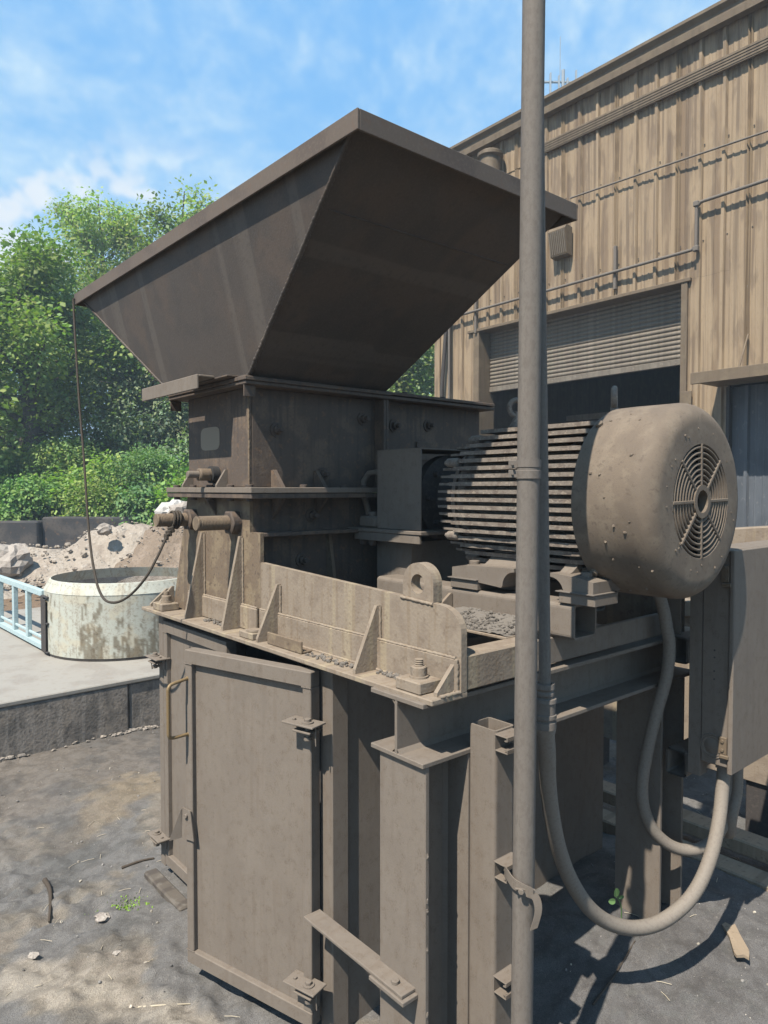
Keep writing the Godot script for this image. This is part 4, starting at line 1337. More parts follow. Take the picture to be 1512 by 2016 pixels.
	cap2.lathe([Vector2(0, 0), Vector2(0, 0.10), Vector2(0.006, 0.106), Vector2(0.084, 0.106), Vector2(0.09, 0.10), Vector2(0.09, 0)], P(-0.972, 1.565, 0.75), Vector3.RIGHT, 28)
	part("bearing_cap", cap2, mat.dust, pbk)
	part("bolt", nut_mesh(0.018, 0.016), mat.dust, pbk, Transform3D(Basis(), P(-0.925, 1.495, 0.585)))
	var gp := MB.new()
	gp.tube(PackedVector3Array([P(-0.97, 1.50, 0.60), P(-0.985, 1.58, 0.585), P(-0.99, 1.63, 0.59), P(-0.97, 1.66, 0.60), P(-0.93, 1.665, 0.61), P(-0.90, 1.655, 0.615)]), 0.012, 8)
	part("grease_pipe", gp, mat.dust, pbk)

func gusset_flat(u0: float, u1: float, y0: float, y1: float, v: float) -> MB:
	var mb := MB.new()
	mb.prism([P(u0 - 0.0005, y0, v), P(u0 - 0.0005, y1, v), P(u1, y0 + 0.02, v), P(u1, y0, v)], Vector3(0, 0, -0.012))
	return mb

# ------------------------------------------------------------------ machine: feed hopper
func plate_of(a: Vector3, b: Vector3, c: Vector3, d: Vector3, th: float) -> MB:
	var mb := MB.new()
	var nn := (b - a).cross(d - a).normalized() * th
	mb.prism([a, b, c, d], nn)
	return mb

func hopper() -> void:
	var h := thing("feed_hopper", "large dark steel feed hopper flaring wide above the crusher", "hopper", MF, P(-1.28, 1.985, 0.38))
	var y0 := 1.985
	var y1 := 2.515
	var bl := P(-1.60, y0, 0.075); var br := P(-0.975, y0, 0.075); var bbr := P(-0.975, y0, 0.69); var bbl := P(-1.60, y0, 0.69)
	var tl := P(-2.345, y1, -0.058); var tr := P(-0.202, y1, -0.058); var tbr := P(-0.202, y1, 0.823); var tbl := P(-2.345, y1, 0.823)
	part("front_plate", plate_of(bl, br, tr, tl, -0.006), mat.hopper, h)
	part("side_plate", plate_of(br, bbr, tbr, tr, -0.006), mat.hopper, h)
	part("back_plate", plate_of(bbr, bbl, tbl, tbr, -0.006), mat.hopper, h)
	part("far_plate", plate_of(bbl, bl, tl, tbl, -0.006), mat.hopper, h)
	part("bottom_flange", bx(P(-1.61, 1.9828, 0.06), P(-0.96, 1.9895, 0.076), 0.001), mat.hopper, h)
	# rim of angle iron: outer leg hanging, top leg turned in
	var r := 0.052
	var e := 0.028
	for q in [[-2.36, -0.187, -0.045 - e, -0.045 - e + 0.007], [-2.36, -0.187, 0.81 + e - 0.007, 0.81 + e]]:
		part("rim_bar", bx(P(q[0], 2.471, q[2]), P(q[1], 2.471 + r, q[3]), 0.0015), mat.rim, h)
	for q in [[-0.194, -0.187], [-2.36, -2.353]]:
		part("rim_bar", bx(P(q[0], 2.471, -0.0655), P(q[1], 2.471 + r, 0.8305), 0.0015), mat.rim, h)
	for q in [[P(-2.352, 2.516, -0.0655), P(-0.195, 2.5225, -0.01)], [P(-2.352, 2.516, 0.775), P(-0.195, 2.5225, 0.8305)], [P(-0.247, 2.516, -0.0095), P(-0.195, 2.5225, 0.7745)], [P(-2.352, 2.516, -0.0095), P(-2.30, 2.5225, 0.7745)]]:
		part("rim_leg", bx(q[0], q[1], 0.001), mat.rim, h)
	var w := MB.new()
	weld(w, br + P(0.002, 0, -0.002), tr + P(0.002, -0.004, -0.002), 0.008, 51)
	part("corner_weld", w, mat.hopper, h)
	var w2 := MB.new()
	weld(w2, bl, tl, 0.006, 52)
	part("corner_weld", w2, mat.hopper, h)
	var w3 := MB.new()
	var s0 := br.lerp(tr, 0.72)
	var s1 := bbr.lerp(tbr, 0.72)
	weld(w3, s0 + P(0.001, 0, 0.03), s1 + P(0.001, 0, -0.02), 0.003, 53)
	part("plate_seam", w3, mat.hopper, h)
	part("seam_bar", bx(P(-2.06, 2.30, 0.1), P(-2.03, 2.315, 0.3), 0.001), mat.hopper, h)

# ------------------------------------------------------------------ machine: motor
func motor() -> void:
	var yc := 1.565
	var vc := 0.75
	var m := thing("electric_motor", "large dust caked electric motor with horizontal fins and round fan cover", "motor", MF, P(-0.14, 1.28, vc))
	# barrel
	var core := MB.new()
	core.lathe([Vector2(-0.46, 0), Vector2(-0.46, 0.205), Vector2(0.10, 0.205), Vector2(0.10, 0)], P(0, yc, vc), Vector3.RIGHT, 40)
	part("barrel", core, mat.fin, m)
	# fins: level plates whose tips follow the round of the frame
	var r2 := RandomNumberGenerator.new(); r2.seed = 5
	for k in 19:
		var dy := -0.225 + k * 0.025
		var hw := sqrt(maxf(0.252 * 0.252 - dy * dy, 0.01))
		var f := MB.new()
		var u0 := -0.445 + 0.02 * absf(dy) / 0.2
		var u1 := 0.055
		var tw := 0.0062
		var n := 14
		# plan outline with clipped corner near the cover; a little wavy at the tip
		var edge := func(side: float) -> Array:
			var pts := []
			pts.append(Vector2(u0 + 0.012, hw - 0.03))
			for i in n + 1:
				var uu := lerpf(u0, u1 - 0.05, float(i) / n)
				pts.append(Vector2(uu, hw + n_small.get_noise_2d(uu * 4.0, k * 3.0 + side) * 0.004))
			pts.append(Vector2(u1 - 0.015, hw - 0.022))
			pts.append(Vector2(u1, hw - 0.045))
			return pts
		var poly := []
		for p in edge.call(0.0):
			poly.append(P(p.x, yc + dy - tw, vc - p.y))
		var other: Array = edge.call(1.0)
		other.reverse()
		for p in other:
			poly.append(P(p.x, yc + dy - tw, vc + p.y))
		f.prism(poly, Vector3(0, tw * 2.0, 0))
		part("cooling_fin", f, mat.fin, m)
	# drive end bell with its own short fins
	var bell := MB.new()
	bell.lathe([Vector2(-0.545, 0), Vector2(-0.545, 0.07), Vector2(-0.53, 0.12), Vector2(-0.50, 0.175), Vector2(-0.475, 0.20), Vector2(-0.445, 0.215), Vector2(-0.445, 0)], P(0, yc, vc), Vector3.RIGHT, 36)
	part("end_bell", bell, mat.fin, m)
	for k in 15:
		var dy := -0.175 + k * 0.025
		var hw := sqrt(maxf(0.213 * 0.213 - dy * dy, 0.006))
		var f := MB.new()
		var poly := []
		for p in [Vector2(-0.455, hw), Vector2(-0.525, hw - 0.006), Vector2(-0.545, hw - 0.02), Vector2(-0.55, hw - 0.055)]:
			poly.append(P(p.x, yc + dy - 0.004, vc - p.y))
		for p in [Vector2(-0.55, hw - 0.055), Vector2(-0.545, hw - 0.02), Vector2(-0.525, hw - 0.006), Vector2(-0.455, hw)]:
			poly.append(P(p.x, yc + dy - 0.004, vc + p.y))
		f.prism(poly, Vector3(0, 0.008, 0))
		part("bell_fin", f, mat.fin, m)
	# bosses where bell and barrel are bolted
	for a in [[0.12, -0.215], [-0.12, -0.212], [0.20, -0.10], [-0.2, -0.11]]:
		var bo := MB.new()
		bo.cyl(P(-0.475, yc + a[0], vc + a[1]), P(-0.425, yc + a[0], vc + a[1]), 0.015, 12, 0.004)
		bo.hexa(P(-0.475, yc + a[0], vc + a[1]), Vector3.LEFT, 0.009, 0.010)
		part("bell_bolt", bo, mat.fin, m)
	# fan cover
	var cov := MB.new()
	var prof := [Vector2(0.045, 0.255), Vector2(0.045, 0.268), Vector2(0.05, 0.2705), Vector2(0.10, 0.2715), Vector2(0.195, 0.271)]
	for k in 13:
		var a := k / 12.0 * PI / 2
		prof.append(Vector2(0.217 + 0.059 * sin(a), 0.213 + 0.058 * cos(a)))
	prof.append_array([Vector2(0.277, 0.18), Vector2(0.277, 0.156), Vector2(0.273, 0.153), Vector2(0.266, 0.153)])
	cov.lathe(prof, P(0, yc, vc), Vector3.RIGHT, 64, 0.7)
	# shallow dents and caked dust
	for i in cov.v.size():
		var p := cov.v[i]
		var q := n_mid.get_noise_3d(p.x * 1.6, p.y * 1.6, p.z * 1.6) * 0.0012
		cov.v[i] = p + cov.n[i] * q
	var cv := part("fan_cover", cov, mat.motor, m)
	# grille: rings and spokes
	for k in 7:
		var r := 0.056 + k * 0.0152
		var g := MB.new()
		g.lathe([Vector2(0.267, r - 0.0034), Vector2(0.2745, r - 0.0034), Vector2(0.277, r - 0.0015), Vector2(0.277, r + 0.0015), Vector2(0.2745, r + 0.0034), Vector2(0.267, r + 0.0034), Vector2(0.267, r - 0.0034)], P(0, yc, vc), Vector3.RIGHT, 48, 0.6)
		# lathe draws outward normals for rising profiles; here both sides are needed
		part("grille_ring", g, mat.motor, cv)
	var hub := MB.new()
	hub.lathe([Vector2(0.254, 0.031), Vector2(0.280, 0.031), Vector2(0.280, 0.046), Vector2(0.264, 0.046)], P(0, yc, vc), Vector3.RIGHT, 28)
	part("grille_hub", hub, mat.motor, cv)
	for k in 8:
		var a := k * TAU / 8 + 0.02
		var d := Vector3(0, cos(a), sin(a))
		var t := Transform3D(Basis(Vector3.RIGHT, d, Vector3.RIGHT.cross(d)), P(0, yc, vc))
		var s := MB.new()
		s.box(Vector3(0.266, 0.044, -0.0048), Vector3(0.2785, 0.157, 0.0048), 0.002, t)
		part("grille_spoke", s, mat.motor, cv)
	var back := MB.new()
	back.lathe([Vector2(0.165, 0), Vector2(0.165, 0.24), Vector2(0.16, 0.24)], P(0, yc, vc), Vector3.RIGHT, 30)
	part("fan_disc", back, mat.fin, m)
	var sh := MB.new()
	sh.cyl(P(0.1, yc, vc), P(0.225, yc, vc), 0.024, 16, 0.003)
	part("shaft_end", sh, mat.dark_steel, m)
	for k in 7:
		var a := k * TAU / 7
		var d := Vector3(0, cos(a), sin(a))
		var t := Transform3D(Basis(Vector3.RIGHT, d, Vector3.RIGHT.cross(d)), P(0, yc, vc))
		var s := MB.new()
		s.box(Vector3(0.17, 0.03, -0.002), Vector3(0.235, 0.20, 0.002), 0.0, t)
		part("fan_blade", s, mat.dark_steel, m)
	# cover screws
	for a in [2.25, 0.72, 3.95]:
		var s := MB.new()
		var d := Vector3(0, sin(a), -(-cos(a)))
		s.hexa(P(0.068, yc + 0.268 * sin(a), vc + 0.268 * cos(a)), Vector3(0, sin(a), -cos(a)), 0.012, 0.012)
		part("cover_screw", s, mat.motor, cv)
	# flakes of dried mud stuck on the cover
	var fl := MB.new()
	var i := 0
	while i < 20:
		i += 1
		var a := r2.randf_range(1.7, 4.6)
		var u := r2.randf_range(0.06, 0.25)
		var rr := 0.271 if u < 0.217 else 0.213 + 0.058 * sqrt(maxf(0.0, 1.0 - pow((u - 0.217) / 0.059, 2.0)))
		var s := r2.randf_range(0.0014, 0.0038)
		fl.rock(P(u, yc + rr * sin(a), vc + rr * cos(a)), Vector3(s * r2.randf_range(0.7, 1.8), s, s * 1.2), i, 0.5, 3)
	for k in 22:
		var a := r2.randf_range(0, TAU)
		var rr := r2.randf_range(0.158, 0.205)
		var s := r2.randf_range(0.0012, 0.003)
		fl.rock(P(0.277, yc + rr * sin(a), vc + rr * cos(a)), Vector3(s, s * 1.2, s * 1.3), 300 + k, 0.5, 3)
	part("mud_flake", fl, mat.motor, cv).set_meta("kind", "stuff")
	# crumbs on the fins
	var cr := MB.new()
	for k in 60:
		var dy := -0.125 + 0.025 * r2.randi_range(0, 9)
		var hw := sqrt(0.252 * 0.252 - dy * dy)
		var s := r2.randf_range(0.0018, 0.0045)
		cr.rock(P(r2.randf_range(-0.43, 0.02), yc + dy + 0.004, vc - hw + r2.randf_range(0.003, 0.014)), Vector3(s * 1.5, s * 0.7, s), 500 + k, 0.4, 3)
	part("dust_crumb", cr, mat.snowy, m).set_meta("kind", "stuff")
	# eye bolts
	for q in [[0.008, -0.52], [-0.365, 0.5]]:
		var u: float = q[0]
		var e := MB.new()
		var ring := PackedVector3Array()
		for k in 21:
			var a := TAU * k / 20
			ring.append(P(u + 0.024 * cos(a) * sin(q[1]), yc + 0.308 + 0.026 * sin(a), vc + 0.024 * cos(a) * cos(q[1])))
		e.tube(ring, 0.0095, 8)
		e.lathe([Vector2(0, 0), Vector2(0, 0.022), Vector2(0.012, 0.022), Vector2(0.03, 0.012), Vector2(0.06, 0.009), Vector2(0.06, 0)], P(u, yc + 0.235, vc), Vector3.UP, 14)
		part("eye_bolt", e, mat.fin, m)
	# feet: sloped webs with an arched cutout, pads, shims, bolts
	for side in [-1.0, 1.0]:
		for q in [[-0.42, -0.165, 1.0], [-0.035, 0.105, -1.0]]:
			var u0: float = q[0]
			var u1: float = q[1]
			var vo: float = vc + side * 0.25
			var vi: float = vc + side * 0.10
			var ft := MB.new()
			# pad with half round arch at its inner end
			var pts := []
			var ua: float = u1 if q[2] > 0 else u0
			var ub: float = u0 if q[2] > 0 else u1
			pts.append(P(ub, 1.316, vo)); pts.append(P(ub, 1.347, vo))
			pts.append(P(ub + q[2] * 0.05, 1.356, vo)); 
			pts.append(P(ua, 1.362, vo))
			for k in 7:
				var a := k / 6.0 * PI / 2
				pts.append(P(ua - q[2] * 0.045 * sin(a), 1.306 + 0.045 * cos(a), vo))
			pts.append(P(ua - q[2] * 0.05, 1.30, vo))
			ft.prism(pts, P(0, 0, -side * 0.14))
			# web curving up to the barrel
			var wp := []
			for k in 9:
				var a := k / 8.0 * PI / 2
				wp.append(P(ub + q[2] * 0.10, 1.354 + 0.115 * (1.0 - cos(a)), vo - side * (0.008 + 0.105 * sin(a))))
			for k in 9:
				var a := (8 - k) / 8.0 * PI / 2
				wp.append(P(ub + q[2] * 0.10, 1.340 + 0.115 * (1.0 - cos(a)), vo - side * (0.030 + 0.105 * sin(a))))
			ft.prism(wp, Vector3(ua - ub - q[2] * 0.10, 0, 0))
			var fo := part("foot", ft, mat.dust, m)
			var um: float = ub + q[2] * 0.052
			part("shim", bx(P(um - 0.062, 1.3125, vo + side * 0.012), P(um + 0.062, 1.3155, vo - side * 0.11), 0.0005), mat.pole, fo)
			part("spacer", bx(P(um - 0.056, 1.2815, vo + side * 0.004), P(um + 0.060, 1.3122, vo - side * 0.11), 0.002), mat.dust, fo)
			var bt := MB.new()
			bt.cyl(P(um + 0.0, 1.349, vo - side * 0.05), P(um + 0.0, 1.354, vo - side * 0.05), 0.024, 16)
			bt.hexa(P(um + 0.0, 1.354, vo - side * 0.05), Vector3.UP, 0.018, 0.014)
			part("bolt", bt, mat.dust, fo)
	# terminal box on the far side
	part("terminal_box", bx(P(-0.28, 1.50, vc + 0.24), P(-0.05, 1.75, vc + 0.42), 0.01), mat.fin, m)

# ------------------------------------------------------------------ conduits and hoses
func smooth_path(pts: Array, step: float) -> PackedVector3Array:
	var c := Curve3D.new()
	for i in pts.size():
		var a: Vector3 = pts[maxi(i - 1, 0)]
		var b: Vector3 = pts[mini(i + 1, pts.size() - 1)]
		var t := (b - a) * 0.18
		c.add_point(pts[i], -t, t)
	c.bake_interval = step
	var l := c.get_baked_length()
	var out := PackedVector3Array()
	var n := int(l / step)
	for i in n + 1:
		out.append(c.sample_baked(l * i / n, true))
	return out

func conduits() -> void:
	# tall conduit on the post
	var a := P(0.1478, -0.05, 0.1525)
	var b := P(0.1611, 3.9, 0.1675)
	var pole := thing("conduit_pole", "tall straight grey steel conduit pole standing in front of the motor", "pole", MF, a)
	var pm := MB.new()
	var path := PackedVector3Array()
	for i in 41:
		path.append(a.lerp(b, i / 40.0))
	pm.tube(path, 0.0256, 28)
	part("pipe", pm, mat.pole, pole)
	# clamp that ties the thin conduit to it
	var at := func(y: float) -> Vector3: return a.lerp(b, (y + 0.05) / 3.95)
	var cl := MB.new()
	var c0: Vector3 = at.call(1.645)
	cl.lathe([Vector2(-0.022, 0.0262), Vector2(-0.022, 0.029), Vector2(-0.004, 0.029), Vector2(-0.003, 0.0275), Vector2(0.003, 0.0275), Vector2(0.004, 0.029), Vector2(0.022, 0.029), Vector2(0.022, 0.0262)], c0, Vector3.UP, 28)
	var cp := part("pipe_clamp", cl, mat.pole, pole)
	var side := Vector3(-0.75, 0, 0.66)   # toward the machine's far end, as the ears point
	for y in [-0.011, 0.011]:
		var ear := MB.new()
		var o := c0 + Vector3(0, y, 0) + side * 0.027
		ear.box(Vector3(-0.004, -0.009, -0.0015), Vector3(0.018, 0.009, 0.0015), 0.0008, Transform3D(Basis(side, Vector3.UP, side.cross(Vector3.UP)), o + side.cross(Vector3.UP) * 0.006))
		ear.box(Vector3(-0.004, -0.009, -0.0015), Vector3(0.018, 0.009, 0.0015), 0.0008, Transform3D(Basis(side, Vector3.UP, side.cross(Vector3.UP)), o - side.cross(Vector3.UP) * 0.010))
		var cr := side.cross(Vector3.UP)
		ear.cyl(o + side * 0.010 - cr * 0.024, o + side * 0.010 + cr * 0.016, 0.0028, 8)
		ear.hexa(o + side * 0.010 + cr * 0.008, cr, 0.0062, 0.005)
		part("clamp_ear", ear, mat.pole, cp)
	# broken strap at the middle channel
	var st := MB.new()
	var s0: Vector3 = at.call(0.565)
	var pts := []
	pts.append(P(0.098, 0.682, 0.150)); pts.append(P(0.124, 0.690, 0.130)); pts.append(P(0.150, 0.684, 0.121)); pts.append(P(0.174, 0.676, 0.130)); pts.append(P(0.190, 0.664, 0.146)); pts.append(P(0.196, 0.630, 0.152)); pts.append(P(0.188, 0.585, 0.146))
	var sp := smooth_path(pts, 0.006)
	for i in sp.size() - 1:
		var d := (sp[i + 1] - sp[i]).normalized()
		var wv := Vector3(0, 0.013, 0) if absf(d.y) < 0.7 else P(0.005, 0.003, 0.007)
		var w2 := wv
		var nn := d.cross(wv).normalized() * 0.0012
		st.quad(sp[i] - wv + nn, sp[i + 1] - w2 + nn, sp[i + 1] + w2 + nn, sp[i] + wv + nn, nn)
		st.quad(sp[i] - wv - nn, sp[i + 1] - w2 - nn, sp[i + 1] + w2 - nn, sp[i] + wv - nn, -nn)
		st.quad(sp[i] - wv - nn, sp[i + 1] - w2 - nn, sp[i + 1] - w2 + nn, sp[i] - wv + nn, -wv)
		st.quad(sp[i] + wv - nn, sp[i + 1] + w2 - nn, sp[i + 1] + w2 + nn, sp[i] + wv + nn, wv)
	st.cyl(P(0.160, 0.680, 0.112), P(0.186, 0.674, 0.150), 0.003, 8)
	st.hexa(P(0.172, 0.678, 0.120), P(0.4, 0, -0.6), 0.007, 0.008)
	part("broken_strap", st, mat.dust, pole)
	# thin conduit behind it, ending in a coupling
	var q0 := P(0.116, 3.9, 0.188)
	var q1 := P(0.131, 1.115, 0.258)
	var thin := thing("thin_conduit", "slim conduit strapped behind the tall pole ending in a threaded coupling", "conduit", MF, q1)
	var tm := MB.new()
	tm.tube(PackedVector3Array([q0, q0.lerp(q1, 0.5), q1]), 0.0145, 18)
	part("pipe", tm, mat.pole, thin)
	var cm := MB.new()
	cm.lathe([Vector2(0, 0.0165), Vector2(0.0, 0.0228), Vector2(0.012, 0.0239), Vector2(0.016, 0.0199), Vector2(0.019, 0.0199), Vector2(0.022, 0.0228), Vector2(0.028, 0.0228), Vector2(0.031, 0.0199), Vector2(0.035, 0.0199), Vector2(0.036, 0.0274), Vector2(0.045, 0.0285), Vector2(0.046, 0.0256), Vector2(0.074, 0.0256), Vector2(0.075, 0.0285), Vector2(0.084, 0.0285), Vector2(0.086, 0.0239), Vector2(0.092, 0.0239), Vector2(0.093, 0.0279), Vector2(0.110, 0.0279), Vector2(0.111, 0.0217)], P(0.131, 1.125, 0.258), Vector3.DOWN, 24, 0.85)
	part("coupling", cm, mat.pole, thin)
	# flexible hoses: each its own curve
	var h1 := hose("long grey flexible hose looping low from coupling to cabinet underside", [P(0.131, 1.020, 0.259), P(0.116, 0.943, 0.289), P(0.093, 0.849, 0.324), P(0.072, 0.735, 0.372), P(0.057, 0.615, 0.429), P(0.054, 0.497, 0.499), P(0.066, 0.395, 0.581), P(0.093, 0.333, 0.670), P(0.126, 0.309, 0.766), P(0.156, 0.323, 0.859), P(0.178, 0.368, 0.950), P(0.185, 0.446, 1.032), P(0.179, 0.535, 1.100), P(0.167, 0.616, 1.148), P(0.160, 0.700, 1.177)], 0.0215)
	var h2 := hose("shorter grey flexible hose looping from the motor frame to the cabinet", [P(0.0, 1.345, 0.985), P(0.012, 1.27, 1.01), P(0.022, 1.20, 1.032), P(0.026, 1.146, 1.044), P(0.029, 1.086, 1.058), P(0.018, 0.982, 1.063), P(-0.009, 0.859, 1.053), P(-0.037, 0.716, 1.045), P(-0.054, 0.589, 1.045), P(-0.050, 0.488, 1.067), P(-0.025, 0.408, 1.111), P(0.018, 0.361, 1.176), P(0.064, 0.364, 1.244), P(0.094, 0.409, 1.292), P(0.106, 0.494, 1.321), P(0.11, 0.72, 1.345)], 0.0205)
	var h3 := hose("third flexible hose hanging mostly hidden behind the longest hose", [P(0.135, 0.71, 1.345), P(0.133, 0.631, 1.340), P(0.134, 0.553, 1.334), P(0.126, 0.467, 1.316), P(0.10, 0.39, 1.36), P(0.06, 0.42, 1.44), P(0.02, 0.60, 1.50), P(0.0, 0.85, 1.52)], 0.0195)

func hose(label: String, pts: Array, r: float) -> Node3D:
	var o := thing("flexible_hose", label, "hose", MF, pts[0], "flexible conduit hoses")
	var path := smooth_path(pts, 0.0042)
	var mb := MB.new()
	mb.tube(path, r, 18, 0.0015, 2)
	part("sleeve", mb, mat.hose, o)
	for e in [0, path.size() - 1]:
		var i := 14 if e == 0 else path.size() - 15
		var d := (path[e] - path[i]).normalized()
		var f := MB.new()
		f.lathe([Vector2(-0.016, r + 0.0005), Vector2(-0.016, r + 0.004), Vector2(0.006, r + 0.0045), Vector2(0.008, r + 0.002), Vector2(0.014, r + 0.002), Vector2(0.014, 0)], path[e], d, 18)
		part("end_fitting", f, mat.hose, o)
	return o

# ------------------------------------------------------------------ electrical enclosure
func enclosure() -> void:
	var e := thing("electrical_enclosure", "tall taupe steel electrical enclosure hung on tube arms beside the motor", "enclosure", MF, P(0.165, 0.715, 1.35))
	part("box_body", bx(P(0.116, 0.716, 1.102), P(0.203, 1.400, 1.66), 0.004), mat.dust, e)
	part("lid", bx(P(0.204, 0.700, 1.094), P(0.219, 1.408, 1.668), 0.003), mat.dust, e)
	for y in [1.335, 0.790]:
		var c := MB.new()
		c.box(P(0.176, y - 0.03, 1.094), P(0.202, y + 0.025, 1.1015), 0.002)
		c.box(P(0.182, y - 0.042, 1.088), P(0.210, y - 0.03, 1.1015), 0.002)
		for d in [-0.016, 0.012]:
			c.hexa(P(0.189, y + d, 1.094), P(0, 0, -1), 0.006, 0.004)
		part("lid_clamp", c, mat.trim, e)
	var kn := MB.new()
	kn.lathe([Vector2(0.003, 0.0), Vector2(0.003, 0.023), Vector2(0.001, 0.025), Vector2(0.001, 0.028), Vector2(0.0035, 0.030), Vector2(0.0035, 0.033), Vector2(0.001, 0.035), Vector2(0.0035, 0.037), Vector2(0.0035, 0.039), Vector2(0.0, 0.041)], P(0.155, 0.776, 1.1018), P(0, 0, -1), 32, 0.2)
	part("knockout_disc", kn, mat.dust, e)
	for y in [1.085, 1.062, 1.018, 0.992]:
		var hole := MB.new()
		hole.cyl(P(0.157, y, 1.1025), P(0.157, y, 1.1012), 0.0028, 8)
		part("rivet_hole", hole, mat.dark_steel, e)
	part("top_cap", bx(P(0.095, 1.4005, 1.094), P(0.2035, 1.409, 1.66), 0.002), mat.dust, e)
	# upright channel behind it
	part("back_channel", bx(P(0.074, 0.665, 1.104), P(0.115, 1.39, 1.111), 0.001), mat.dust, e)
	part("back_channel", bx(P(0.074, 0.665, 1.1115), P(0.080, 1.39, 1.15), 0.001), mat.dust, e)
	part("back_channel", bx(P(0.109, 0.665, 1.1115), P(0.115, 1.39, 1.15), 0.001), mat.dust, e)
	# arms: square tubes with open ends
	var fr := thing("enclosure_bracket", "two short square tube arms between rear column and enclosure", "bracket", MF, P(0.035, 0.65, 1.3))
	for y in [0.688, 1.066]:
		var tr := Transform3D(Basis(Vector3.RIGHT, Vector3(0, 0, -1), Vector3(0, 1, 0)), P(0.036, y, 1.10))
		part("arm", hollow_t(Vector3(-0.036, 0, -0.044), Vector3(0.036, 0, 0.044), 0.45, 0.006, 0.012, tr), mat.dust, fr)
	part("angle_tab", bx(P(-0.018, 1.11, 1.13), P(0.03, 1.26, 1.14), 0.002), mat.dust, fr)

# ------------------------------------------------------------------ things in the yard
func yard_objects() -> void:
	# big ring on the slab
	var ctr := Vector3(-2.06, 0.36, -5.63)
	var ring := thing("steel_ring", "big round pale green flaking steel ring standing on the slab", "ring", Transform3D(), ctr)
	var sh := MB.new()
	sh.lathe([Vector2(0.475, 0.572), Vector2(0.02, 0.572)], ctr, Vector3.UP, 96)
	# mud splashed over its lower half
	var shell := MB.new()
	var na := 260
	var nh := 44
	var tone := func(i: int, j: int) -> Color:
		var a := TAU * (i % na) / na
		var y := 0.47 * j / nh
		var d := Vector3(cos(a), 0, sin(a))
		var k := n_mid.get_noise_3d(d.x * 0.9, y * 0.5, d.z * 0.9) + 0.7 * n_small.get_noise_3d(d.x * 1.6, y * 0.7, d.z * 1.6) + 0.35 * n_small.get_noise_3d(d.x * 5.0, y * 2.0, d.z * 5.0)
		var side := n_big.get_noise_3d(d.x * 1.2 + 3.0, 0.0, d.z * 1.2)
		var m := smoothstep(0.10, 0.34, k + 0.30 * side + 0.30 - y * 1.35)
		return Color(1, 1, 1).lerp(Color(0.40, 0.34, 0.28), m * 0.85)
	for i in na:
		for j in nh:
			var a0 := TAU * i / na
			var a1 := TAU * (i + 1) / na
			var y0 := 0.02 + 0.455 * j / nh
			var y1 := 0.02 + 0.455 * (j + 1) / nh
			var d0 := Vector3(cos(a0), 0, sin(a0))
			var d1 := Vector3(cos(a1), 0, sin(a1))
			var A := ctr + d0 * 0.585 + Vector3(0, y0, 0); var B := ctr + d1 * 0.585 + Vector3(0, y0, 0)
			var C := ctr + d1 * 0.585 + Vector3(0, y1, 0); var D := ctr + d0 * 0.585 + Vector3(0, y1, 0)
			var cA: Color = tone.call(i, j); var cB: Color = tone.call(i + 1, j); var cC: Color = tone.call(i + 1, j + 1); var cD: Color = tone.call(i, j + 1)
			for t3 in [[A, B, C, d0, d1, d1, cA, cB, cC], [A, C, D, d0, d1, d0, cA, cC, cD]]:
				shell.v.append_array([t3[0], t3[1], t3[2]] if (t3[2] - t3[0]).cross(t3[1] - t3[0]).dot(d0) > 0.0 else [t3[0], t3[2], t3[1]])
				var flip: bool = (t3[2] - t3[0]).cross(t3[1] - t3[0]).dot(d0) <= 0.0
				shell.n.append_array([t3[3], t3[5], t3[4]] if flip else [t3[3], t3[4], t3[5]])
				shell.c.append_array([t3[6], t3[8], t3[7]] if flip else [t3[6], t3[7], t3[8]])
	part("shell", shell, mat.ring_paint, ring)
	part("shell_lining", sh, mat.stone, ring)
	var cone := MB.new()
	cone.lathe([Vector2(0.4755, 0.588), Vector2(0.555, 0.545), Vector2(0.558, 0.535)], ctr, Vector3.UP, 96)
	cone.lathe([Vector2(0.558, 0.535), Vector2(0.475, 0.572)], ctr, Vector3.UP, 96)
	part("cone_lip", cone, mat.ring_paint, ring)
	var skirt := MB.new()
	skirt.lathe([Vector2(0.0, 0.5), Vector2(0.0, 0.580), Vector2(0.019, 0.583), Vector2(0.0195, 0.5)], ctr, Vector3.UP, 96)
	part("base_rim", skirt, mat.dark_steel, ring)
	var floorp := MB.new()
	floorp.lathe([Vector2(0.20, 0.571), Vector2(0.20, 0.0)], ctr, Vector3.UP, 48)
	part("inner_floor", floorp, mat.stone, ring)
	part("inner_baffle", bx(ctr + Vector3(0.05, 0.201, -0.3), ctr + Vector3(0.5, 0.44, -0.28), 0.002), mat.dark_steel, ring)
	var rv := stud_mesh(0.0045, 0.002)
	for k in 40:
		var a := PI * (0.0 + k / 40.0) 
		var d := Vector3(cos(a), 0, sin(a))
		part("rivet", rv, mat.ring_paint, ring, along((d + Vector3.UP * 0.5), ctr + d * 0.556 + Vector3(0, 0.535, 0)))
	# pale blue guard rail fixed to the ring by a dark bracket
	var p0 := Vector3(-2.545, 0.36, -5.32)
	var dir := Vector3(-0.669, 0, -0.743)
	var rail := thing("guard_rail", "low pale blue metal guard rail running from the ring", "railing", Transform3D(), p0)
	var t := Transform3D(Basis(dir, Vector3.UP, dir.cross(Vector3.UP)), p0)
	for q in [["top_rail", 0.425, 0.47], ["bottom_rail", 0.02, 0.06]]:
		part(q[0], boxt(Vector3(0.04, q[1], -0.02), Vector3(2.4, q[2], 0.02), t), mat.pale_blue, rail)
	part("bottom_rail", boxt(Vector3(0.04, 0.095, -0.008), Vector3(2.4, 0.115, 0.008), t), mat.pale_blue, rail)
